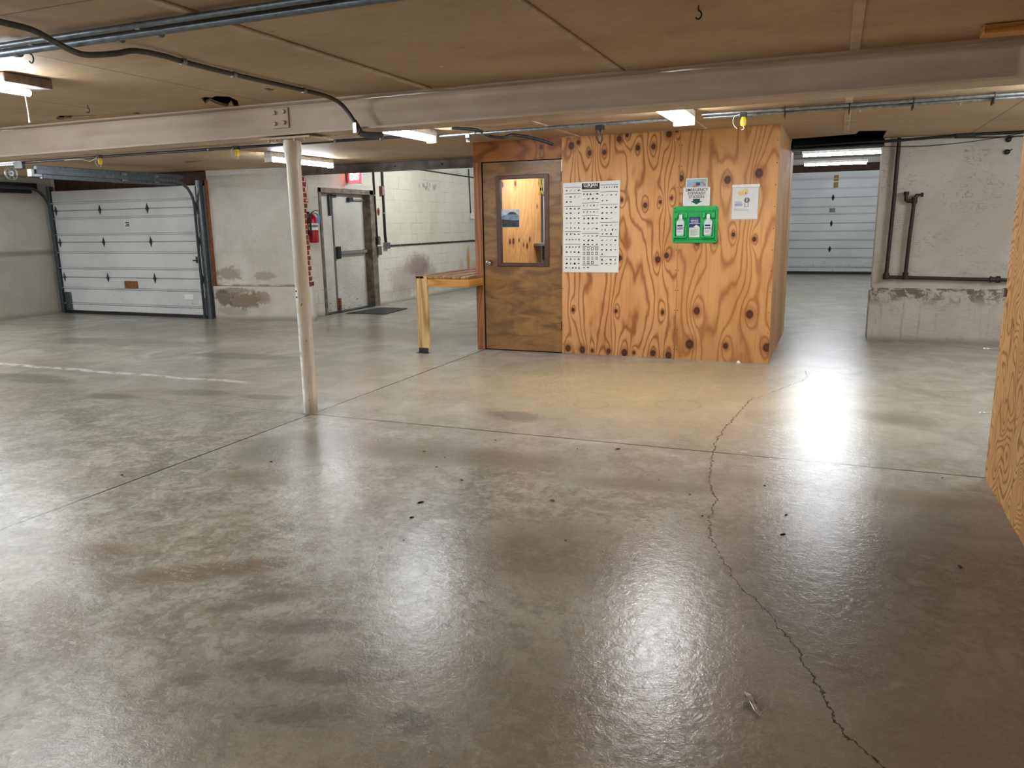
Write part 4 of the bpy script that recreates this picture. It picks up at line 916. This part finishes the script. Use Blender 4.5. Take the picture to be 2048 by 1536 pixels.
def jbox(label,y0,y1,z0,z1,m='galv'):
    o=thing('outlet_box',label,'electrical box',(-7.38,(y0+y1)/2,z0))
    MB().bbox(-7.40,-7.34,y0,y1,z0,z1,.004).build('box',M[m],o)
    MB().bbox(-7.34,-7.336,y0+.01,y1-.01,z0+.01,z1-.01,.001).build('cover',M['galv'],o)
    return o
jbox('upper grey electrical box right of the double door',11.72,11.80,1.06,1.20,'darksteel')
jbox('lower grey electrical box right of the double door',11.74,11.83,.88,1.03)
jbox('grey outlet box where the horizontal conduit starts',11.98,12.12,.98,1.09)
jbox('brown switch box high on the thicker dark conduit',11.93,12.02,1.90,2.06,'lumberdark')

# ------------------------------------------------------------------ pipes on the right wall
o=thing('water_pipe','dark iron pipe running down and along the rough right wall','pipe',(.57,9.72,.7))
yw=9.735
MB().tube([(.585,yw,2.235),(.58,yw,1.5),(.566,yw,.76)],.021,12).build('riser',M['rustbrown'],o)
MB().tube([(.566,yw,.725),(1.2,yw,.715),(2.2,yw,.70)],.019,12).build('run',M['rustbrown'],o)
MB().lathe([(.03,-.03),(.034,-.01),(.034,.02),(.028,.04)],(.566,yw,.73),14).build('elbow',M['rustbrown'],o)
MB().tube([(1.58,yw,.711),(1.60,yw,.711)],.033,10).tube([(1.64,yw,.711),(1.68,yw,.711)],.036,8).tube([(1.60,yw,.711),(1.64,yw,.711)],.026,10).build('union',M['rustbrown'],o)
o=thing('tap_pipe','short dark iron branch pipe with a tap on the right wall','pipe',(.76,9.72,.72))
MB().tube([(.76,yw,.745),(.77,yw,1.2),(.785,yw,1.56)],.02,12).build('branch',M['rustbrown'],o)
MB().tube([(.76,yw,.70),(.76,yw,.78)],.03,12).build('tee',M['rustbrown'],o)
MB().tube([(.785,yw,1.53),(.785,yw,1.60)],.029,12).tube([(.785,yw,1.565),(.72,yw,1.555),(.70,yw,1.575),(.70,yw,1.62)],.02,12).tube([(.70,yw,1.62),(.70,yw,1.66)],.027,8).build('elbow',M['rustbrown'],o)
MB().tube([(.785,yw,1.60),(.80,yw,1.625),(.84,yw,1.622)],.013,10).lathe([(.022,-.012),(.024,0),(.022,.012)],(.855,yw,1.622),12,'x').build('tap',M['rustbrown'],o)
for i,(z,s) in enumerate(((2.165,'upper dark fixing high on the right wall'),(2.04,'lower dark fixing high on the right wall'))):
    tag(MB().lathe([(.028,0),(.026,-.03),(.012,-.045)],(1.62,9.79,z),10,'y').tube([(1.62,9.77,z),(1.66,9.75,z+.025)],.005,6).build('wall_anchor',M['cable']),s,'wall fixing')
# cables along top of right wall
def sag(p,q,s,n=10): return [tuple(Vector(p).lerp(Vector(q),i/n)+Vector((0,0,-4*s*(i/n)*(1-i/n)))) for i in range(n+1)]
cabs=[('thick black cable bundle lying along the top of the right wall',[(-.5,9.66,2.19),(.1,9.66,2.20),(.6,9.68,2.205),(1.2,9.68,2.225),(2.6,9.68,2.23)],.014),
('thin wire sagging across the opening header','s',((-.5,9.64,2.16),(.9,9.68,2.225),.02),.003),
('thin loose wire drooping along the top of the right wall','s',((.3,9.7,2.16),(1.75,9.70,2.22),.05),.0035),
('black cable drooping below the bundle at the far right','s',((1.0,9.70,2.225),(2.4,9.70,2.23),.04),.006)]
for c in cabs:
    p=c[1] if c[1]!='s' else sag(*c[2]); tag(MB().tube(p,c[-1],8).build('loose_cable',M['cable']),c[0],'cable')
tag(MB().bbox(1.12,1.3,9.66,9.74,2.20,2.238,.003).build('cable_box',M['black']),'small black box on the cable bundle above the right wall','box')

# ------------------------------------------------------------------ right plywood
o=gridbox(-1.0,4.634,0,2.236,.83,.85,.02,'yz').build('plywood_sheet',M['plyright']); knot_attrs(o,'y','z',KR)
o=tag(o,'tall curly grained plywood sheet at the right edge of the view','plywood panel')
for i,(z,dx,lab) in enumerate(((.70,.055,'upper steel eye hook on the edge of the right plywood'),(.355,.04,'lower steel eye hook on the edge of the right plywood'))):
    mb=MB(); c=(.828-dx,4.645,z)
    mb.tube([(.83,4.645,z),(c[0]+.012,4.645,z)],.003,6)
    mb.tube([(c[0]+.012*math.cos(k*PI/6),4.645+.012*math.sin(k*PI/6),z) for k in range(13)],.003,6,cap=False)
    tag(mb.build('eye_hook',M['silver']),lab,'hook')
tag(MB().bbox(.812,.829,4.60,4.63,.975,1.02,.003).build('latch_plate',M['galv']),'small grey metal latch on the right plywood edge','latch')
tag(MB().bbox(.57,1.6,4.32,4.42,2.196,2.239,.003).build('ceiling_board',M['lumber2']),'short orange timber under the ceiling at the top right','board')

# ------------------------------------------------------------------ lamps
def lamp(label,x,y0,y1,tubes=1,boost=False,k=1,name='tube_light',z=H,along='y',hy=None):
    o=thing(name,label,'ceiling light',(x,(y0+y1)/2,z-.1),'fluorescent ceiling lights')
    w=.05 if tubes==1 else .085; em=M['tube_boost'] if boost else (M['tube_soft'] if tubes==2 else M['tube'])
    def T(a,b,c,d,e,f,bv=.004):
        mb=MB().bbox(a,b,c,d,e,f,bv)
        return mb
    def sw(mb):
        if along=='x': mb.v=[((y0+y1)/2*0+x+(p[1]-(y0+y1)/2),(y0+y1)/2+(p[0]-x),p[2]) for p in mb.v]
        return mb
    sw(T(x-w,x+w,y0,hy or y1,z-.055,z-.001)).build('housing',M['lampwhite'],o)
    for yy in ((y0,y1) if not hy else (y0,)): 
        s=-1 if yy==y0 else 1
        sw(T(x-w,x+w,min(yy,yy-s*.02),max(yy,yy-s*.02),z-.115,z-.055,.003)).build('end_cap',M['lampwhite'],o)
    for k in range(tubes):
        dx=0 if tubes==1 else (-.042 if k==0 else .042)
        sw(MB().tube([(x+dx,y0+.02,z-.088),(x+dx,y1-.02,z-.088)],.0185,6,False)).build('tube',em,o)
    return o
L1=lamp('bright tube light with a pull cord near the upper left corner',-4.30,2.05,3.27,hy=3.05)
ORI[L1.name]=Vector(L1.location)
MB().tube([(-4.27,3.20,2.14),(-4.27,3.205,2.03),(-4.27,3.205,1.985)],.0035,6,rs=[.003,.003,.006]).build('pull_cord',M['cord'],L1)
tag(MB().bbox(-4.37,-4.25,3.075,3.365,2.185,2.238,.004).build('ballast_box',plain('brown_grey_box',(120,104,98),.6)),'brown grey box on the ceiling beside the pull cord light','box')
lamp('tube light behind the round column',-6.13,7.50,8.74)
lamp('tube light left of the plywood room, behind the beam',-3.52,5.42,6.64)
lamp('wide twin tube light in front of the knotty plywood',-1.17,5.28,6.50,tubes=2)
lamp('tube light at the right edge behind the plywood',1.42,5.3,6.52)
lamp('tube light over the garage at the far left',-9.6,4.95,6.17)
lamp('tube light near the left wall in front of the beam',-9.2,2.05,3.27)
lamp('tube light between the pull cord light and the left wall',-6.75,2.05,3.27)
lamp('tube light overhead at the left of the camera',-3.9,-.9,.32)
lamp('tube light overhead close to the camera',-1.6,-1.3,-.08)
lamp('tube light behind the camera at the left',-4.3,-2.6,-1.4,boost=True)
lamp('tube light behind the camera at the right',-.3,-3.6,-2.4)
lamp('added unseen tube light behind the camera toward the left wall',-6.8,-.9,.32,boost=True)  # added out of view to lift the ceiling by floor bounce
lamp('extra unseen tube light added far left behind the camera',-9.4,-.9,.32,boost=True)  # extra unseen tube, put in for more bounce at the left
lamp('added tube light hidden behind the beam at the left',-7.9,4.9,5.75)  # added out of sight to brighten the stucco wall at the far left
lamp('added fill tube light hidden behind the right plywood sheet',2.7,6.9,8.12,boost=True)  # unseen, added to light the dim right plaster wall
lamp('added fill tube light over the garage, outside the left edge of the view',-11.6,5.2,6.42,boost=True)  # added beyond the frame to brighten the left garage door
lamp('added fill tube light near the left wall outside the view',-11.4,2.9,4.12,boost=True)  # another unseen fill, added for the dim left side
lamp('tube light on the ceiling at the right, behind the plywood sheet',2.4,1.5,2.72)
lamp('hidden tube light inside the plywood room',-1.9,8.3,9.5)
lamp('tube light inside the plywood room near its window',-3.0,8.5,9.7,z=2.235)
# back bay and far bay
lamp('hidden tube light of the back bay',-5.4,11.6,12.8,z=2.6,boost=True)
lamp('second hidden tube light of the back bay',-5.4,14.6,15.8,z=2.6)
def lampx(label,xc,y,z,L=1.22):
    o=thing('tube_light',label,'ceiling light',(xc,y,z-.1),'fluorescent lights of the far bay')
    MB().bbox(xc-L/2,xc+L/2,y-.05,y+.05,z-.05,z,.004).build('housing',M['lampwhite'],o)
    MB().tube([(xc-L/2+.02,y-.03,z-.075),(xc+L/2-.02,y-.03,z-.075)],.02,6,False).build('tube',M['tube_far'],o)
    for s in (-1,1): MB().tube([(xc+s*L*.42,y,z),(xc+s*L*.42,y,2.86)],.003,6).build('hanger_wire',M['cable'],o)
lampx('tube light at the left of the far bay',-2.2,13.5,2.7)
lampx('lower hanging tube light in front of the far garage door',-.085,17.8,2.56)
lampx('upper hanging tube light above the lower one in the far bay',.02,14.2,2.49)
lampx('hidden tube light over the floor of the far bay',.3,12.0,2.75)
lampx('tube light deep in the far bay right of the door',2.2,17.5,2.7)
for i,(y,z,r,l) in enumerate(((13.2,2.43,.02,'nearer dark pipe crossing the far bay under its ceiling'),(15.6,2.56,.025,'farther dark pipe crossing the far bay'))):
    tag(MB().tube([(-3.3,y,z),(4.0,y,z)],r,8).build('ceiling_pipe',M['darksteel']),l,'pipe')

# ------------------------------------------------------------------ conduits on the ceiling
o=conduit('ceiling_conduit','upper of the twin steel conduits across the top left ceiling',[(-12.2,2.62,2.215),(-1.0,2.60,2.215),(3,2.6,2.215)],.013,M['tracksteel'],[((x,2.61,2.215),(1,0,0)) for x in (-2.75,-3.4,-4.2)],group='twin conduits across the front ceiling')
o=conduit('ceiling_conduit','lower and thicker of the twin steel conduits across the top left ceiling',[(-12.2,2.70,2.205),(-1.0,2.67,2.205),(3,2.67,2.205)],.019,M['tracksteel'],[((x,2.69,2.205),(1,0,0)) for x in (-2.72,-2.95,-3.6)],group='twin conduits across the front ceiling')
o=thing('flexible_conduit','dark grey conduit snaking across the ceiling and down the beam face','conduit',(-3.1,3.5,2.2))
zf=2.185
def smooth(pts,n=5):
    P_=[Vector(p) for p in pts]; out=[]
    for i in range(len(P_)-1):
        a=P_[max(i-1,0)];b=P_[i];c=P_[i+1];d=P_[min(i+2,len(P_)-1)]
        for k in range(n):
            t=k/n; out.append(.5*((2*b)+(-a+c)*t+(2*a-5*b+4*c-d)*t*t+(-a+3*b-3*c+d)*t**3))
    return out+[P_[-1]]
fp=[(-3.22,1.9,2.215),(-3.19,2.33,2.215),(-3.165,2.45,2.205),(-3.15,2.53,2.175),(-3.20,2.66,2.165),(-3.205,2.74,2.165),(-3.17,2.86,2.19),(-3.12,2.93,2.21),(-3.12,3.1,2.218),(-3.14,3.25,2.218),(-3.15,3.65,2.218),(-3.13,4.25,2.218),(-3.12,4.45,2.212),(-3.09,4.55,2.18),(-3.05,4.585,2.12),(-3.01,4.59,2.06)]
MB().tube(smooth(fp),.0135,10).build('pipe',M['pvc'],o)
for p in ((-3.135,3.24,2.218),(-3.15,3.62,2.218),(-3.13,4.22,2.218)): MB().tube([Vector(p)-Vector((0,.014,0)),Vector(p)+Vector((0,.014,0))],.018,10).build('coupling',M['galv'],o)
bd=MB().tube([(-3.01,4.585,2.065),(-2.985,4.58,2.02),(-2.965,4.58,1.985)],.021,12,rs=[.018,.022,.022]).tube([(-2.965,4.58,1.985),(-2.92,4.60,1.975),(-2.85,4.66,1.975)],.02,12).build('elbow_fitting',M['pvc'],o)
MB().bbox(-3.005,-2.975,4.552,4.560,1.985,2.055,.003).build('elbow_cover',M['silver'],bd)
MB().tube([(-2.85,4.66,1.975),(-2.90,4.74,1.972),(-2.99,4.88,1.975),(-3.02,4.93,2.06),(-3.05,4.98,2.2)],.013,10).build('tail',M['pvc'],o)
# rear conduits (behind beam)
zc=2.205
conduit('ceiling_conduit','dark conduit behind the beam left of the column',[(-9.1,6.66,2.19),(-7.5,6.65,2.2),(-3.56,6.66,zc)],.014,M['darksteel'],[((x,6.655,2.2),(1,0,0)) for x in (-7.8,-6.2,-4.6)])
conduit('ceiling_conduit','steel conduit behind the beam between the lights over the plywood room',[(-3.47,6.68,2.19),(-2.04,6.66,2.2),(-1.25,6.66,2.2)],.015,M['galv'],[((x,6.67,2.195),(1,0,0)) for x in (-3.1,-2.1,-1.6)])
conduit('ceiling_conduit','upper of the twin steel conduits running right from the wide light',[(-1.05,6.60,2.215),(.6,6.60,2.215),(1.7,6.6,2.215)],.013,M['galv'],[((x,6.60,2.215),(1,0,0)) for x in (-.45,.1,.75)],group='twin conduits right of the wide light')
conduit('ceiling_conduit','lower of the twin steel conduits running right from the wide light',[(-1.05,6.68,2.2),(.6,6.67,2.2),(1.7,6.66,2.2)],.014,M['galv'],[((x,6.67,2.2),(1,0,0)) for x in (-.3,.35,.9)],group='twin conduits right of the wide light')
for i,x in enumerate((-.42,.04,.47,.98)):
    tag(MB().box(x-.004,x+.004,6.585,6.72,2.16,2.235).build('cable_tie',M['cable']),'black strap around the twin conduits, '+('just right of the yellow plug','second from the plywood corner','third from the plywood corner','nearest the right edge')[i],'strap')
o=conduit('bent_conduit','dark bent conduit end hanging over the top of the brown door',smooth([(-3.22,6.45,2.225),(-3.05,6.62,2.215),(-2.98,6.72,2.17),(-2.86,6.78,2.155),(-2.80,6.86,2.18),(-2.68,7.05,2.165),(-2.55,7.25,2.12)]),.014,M['darksteel'])
# small hanging electrical items
def plug(x,y,lab,wire=1):
    o=thing('yellow_socket',lab,'socket',(x,y,2.08),'yellow hanging sockets')
    MB().bbox(x-.025,x+.025,y-.025,y+.025,2.165,2.20,.004).build('cap',M['black'],o)
    MB().lathe([(.016,0),(.021,.01),(.022,.045),(.016,.055),(.016,.07)],(x,y,2.098),14).build('body',M['yellow'],o)
    if wire: MB().tube(smooth([(x+.0,y,2.10),(x+.008,y,2.08),(x-.01,y+.0,2.07)]),.0025,6).tube(smooth([(x-.02,y,2.19),(x-.07,y,2.17),(x-.075,y,2.12),(x-.045,y,2.08)]),.0025,6).build('wire',M['cord'],o)
plug(-7.62,6.5,'yellow socket hanging above the garage door at the left')
plug(-5.69,6.5,'yellow socket hanging just left of the column')
plug(-.715,6.5,'yellow socket hanging above the right plywood sheet')
tag(MB().tube(smooth([(-7.68,6.55,2.12),(-7.78,6.58,2.17),(-7.9,6.6,2.15),(-8.05,6.62,2.18),(-8.35,6.64,2.185)]),.003,6).build('white_wire',M['cord']),'thin white wire looping along the conduit at the left','wire')
o=thing('conduit_fitting','small chrome fitting hanging from the conduit left of the door','fitting',(-3.14,6.62,2.12))
MB().bbox(-3.16,-3.12,6.60,6.64,2.15,2.185,.003).build('clip',M['galv'],o); MB().lathe([(.018,0),(.02,.02),(.012,.035)],(-3.14,6.62,2.115),12).build('plug',M['chrome'],o)
o=thing('cable_knot','black cable knotted on the conduit above the poster','cable',(-1.9,6.63,2.05))
MB().bbox(-1.94,-1.87,6.60,6.66,2.15,2.19,.004).build('box',M['black'],o)
MB().tube(smooth([(-1.93,6.62,2.15),(-1.93,6.62,2.09),(-1.90,6.62,2.04),(-1.88,6.62,2.08),(-1.905,6.62,2.15)]),.007,8).tube(smooth([(-1.88,6.6,2.15),(-1.885,6.6,2.1),(-1.87,6.6,2.06)]),.006,8).build('loop',M['cable'],o)
def hook(x,y,lab,r=.018):
    mb=MB(); mb.tube([(x,y,H),(x,y,H-.02)],.003,6)
    mb.tube([(x+r*math.sin(a*PI/6)*.8,y,H-.02-r+r*math.cos(a*PI/6)) for a in range(0,9)],.0035,6); tag(mb.build('ceiling_hook',M['cable']),lab,'hook')
hook(-3.66,2.80,'dark screw hook in the ceiling at the upper left edge',.02)
hook(-4.9,4.13,'thin hook in the ceiling above the left end of the beam',.016)
hook(-.573,3.43,'small hook in the ceiling near the top right',.016)
for x,lab in ((.12,'left small white clip hanging behind the beam at the right'),(.80,'right small white clip hanging behind the beam at the right')):
    tag(MB().bbox(x-.006,x+.006,6.84,6.86,2.19,2.239,.002).bbox(x-.02,x+.02,6.83,6.87,2.232,2.239,.002).build('ceiling_clip',M['cord']),lab,'clip')
o=tag(MB().tube([(.04,6.95,2.228),(.8,6.9,2.228)],.006,8).build('ceiling_rod',M['batten']),'thin pale rod under the ceiling right of the plywood room','rod')
tag(MB().tube([(-1.9,6.1,2.225),(-1.35,6.1,2.225)],.006,8).build('ceiling_rod',M['darksteel']),'thin rod under the ceiling left of the wide light','rod')

# ------------------------------------------------------------------ small things on the floor
o=thing('metal_scrap','bent shiny metal scrap lying on the floor at the lower right','metal scrap',(-.14,2.11,0))
mb=MB()
mb.add([(-.165,2.16,.004),(-.150,2.158,.004),(-.139,2.122,.022),(-.152,2.118,.020)],[(0,1,2,3)])
mb.add([(-.152,2.118,.020),(-.139,2.122,.022),(-.128,2.108,.006),(-.158,2.10,.010)],[(0,1,2,3)])
mb.add([(-.143,2.106,.016),(-.124,2.108,.004),(-.108,2.062,.003),(-.126,2.068,.014)],[(0,1,2,3)])
mb.add([(-.163,2.104,.004),(-.158,2.10,.012),(-.143,2.106,.016),(-.148,2.112,.004)],[(0,1,2,3)])
b=mb.build('strip',M['silver'],o); sm=b.modifiers.new('s','SOLIDIFY'); sm.thickness=.002
MB().tube([(-.150,2.168,.003),(-.138,2.135,.006),(-.122,2.115,.004)],.0012,5).build('wire',M['cable'],o)
chips=[(1318,960),(1380,989),(923,960),(720,880),(747,882),(957,874),(882,918),(866,941),(850,907),(568,944),(320,989),(326,993),(1215,913),(1145,910),(1085,1130),(1110,1015),(890,1036),(870,1072),(1502,966),(1420,1032),(1570,1018),(1860,914),(1538,1068),(862,1120),(1990,1150)]
F_=1541.2; yaw,pit,rol=[math.radians(a) for a in (22.531,11.740,-.900)]
fw=Vector((-math.sin(yaw)*math.cos(pit),math.cos(yaw)*math.cos(pit),-math.sin(pit))); r0=Vector((math.cos(yaw),math.sin(yaw),0)); u0=r0.cross(fw)
rt=math.cos(rol)*r0+math.sin(rol)*u0; up=-math.sin(rol)*r0+math.cos(rol)*u0
rnd=random.Random(11); protos=[]
for k in range(3):
    mb=MB(); n=7; s=.011+.004*k
    ring=[(s*rnd.uniform(.7,1.2)*math.cos(2*PI*i/n),s*.5*rnd.uniform(.7,1.2)*math.sin(2*PI*i/n)) for i in range(n)]
    vs=[(a,b,0) for a,b in ring]+[(a*.6,b*.6,.006) for a,b in ring]
    mb.add(vs,[tuple(range(n))[::-1],tuple(range(n,2*n))]+[(i,(i+1)%n,n+(i+1)%n,n+i) for i in range(n)])
    o=mb.build('floor_debris',M['lumberdark'] if k==1 else M['cable'],at=(0,0,0)); protos.append(o)
FLOORPTS=[(-.802,4.004),(-.606,3.831),(-1.82,3.638),(-2.81,4.143),(-2.70,4.18),(-1.96,4.43),(-2.1,3.98),(-2.06,3.8),(-2.28,4.05),(-3.05,3.55),(-3.7,3.05),(-3.66,3.03),(-1.16,4.5),(-1.4,4.42),(-1.02,3.05),(-1.24,3.5),(-1.86,3.25),(-1.8,3.05),(-.26,4.1),(-.5,3.55),(-.13,3.7),(.62,4.55),(-.13,3.45),(-1.7,2.8),(.55,3.35)]
for i,(x,y) in enumerate(FLOORPTS):
    o=protos[i] if i<3 else protos[rnd.randrange(3)].copy()
    if i>=3: C.objects.link(o)
    o.location=(x,y,0); o.rotation_euler=(0,0,rnd.uniform(0,PI)); s=rnd.uniform(.5,1.15); o.scale=(s,s,s)
    tag(o,'tiny dark fleck of debris scattered on the concrete floor','debris','debris flecks on the floor','thing')
tag(MB().lathe([(.018,0),(.022,.008),(.014,.02),(.004,.026)],(-.80,7.76,0),7).build('paper_scrap',M['cord']),'small white scrap on the floor at the foot of the plywood','scrap')

# ------------------------------------------------------------------ camera, world, view
cam=bpy.data.cameras.new('camera'); co=bpy.data.objects.new('camera',cam); C.objects.link(co)
cam.sensor_fit='HORIZONTAL'; cam.sensor_width=36; cam.lens=F_/2048*36; cam.clip_start=.05
Rm=Matrix((( rt.x,up.x,-fw.x),(rt.y,up.y,-fw.y),(rt.z,up.z,-fw.z)))
co.matrix_world=Matrix.Translation((0,0,1.38))@Rm.to_4x4()
sc=bpy.context.scene; sc.camera=co
w=bpy.data.worlds.new('world'); sc.world=w; w.use_nodes=True; w.node_tree.nodes['Background'].inputs[0].default_value=(.9,.95,1,1); w.node_tree.nodes['Background'].inputs[1].default_value=.02
sc.view_settings.view_transform='Standard'; sc.view_settings.look='None'; sc.view_settings.gamma=1; sc.view_settings.exposure=1.4; sc.view_settings.use_curve_mapping=False
sc.cycles.max_bounces=4; sc.cycles.diffuse_bounces=3; sc.cycles.glossy_bounces=2; sc.cycles.transmission_bounces=4; sc.cycles.transparent_max_bounces=4; sc.cycles.caustics_reflective=False; sc.cycles.caustics_refractive=False; sc.cycles.use_adaptive_sampling=True; sc.cycles.adaptive_threshold=.1; sc.cycles.adaptive_min_samples=16; sc.cycles.sample_clamp_indirect=6; sc.cycles.use_denoising=True
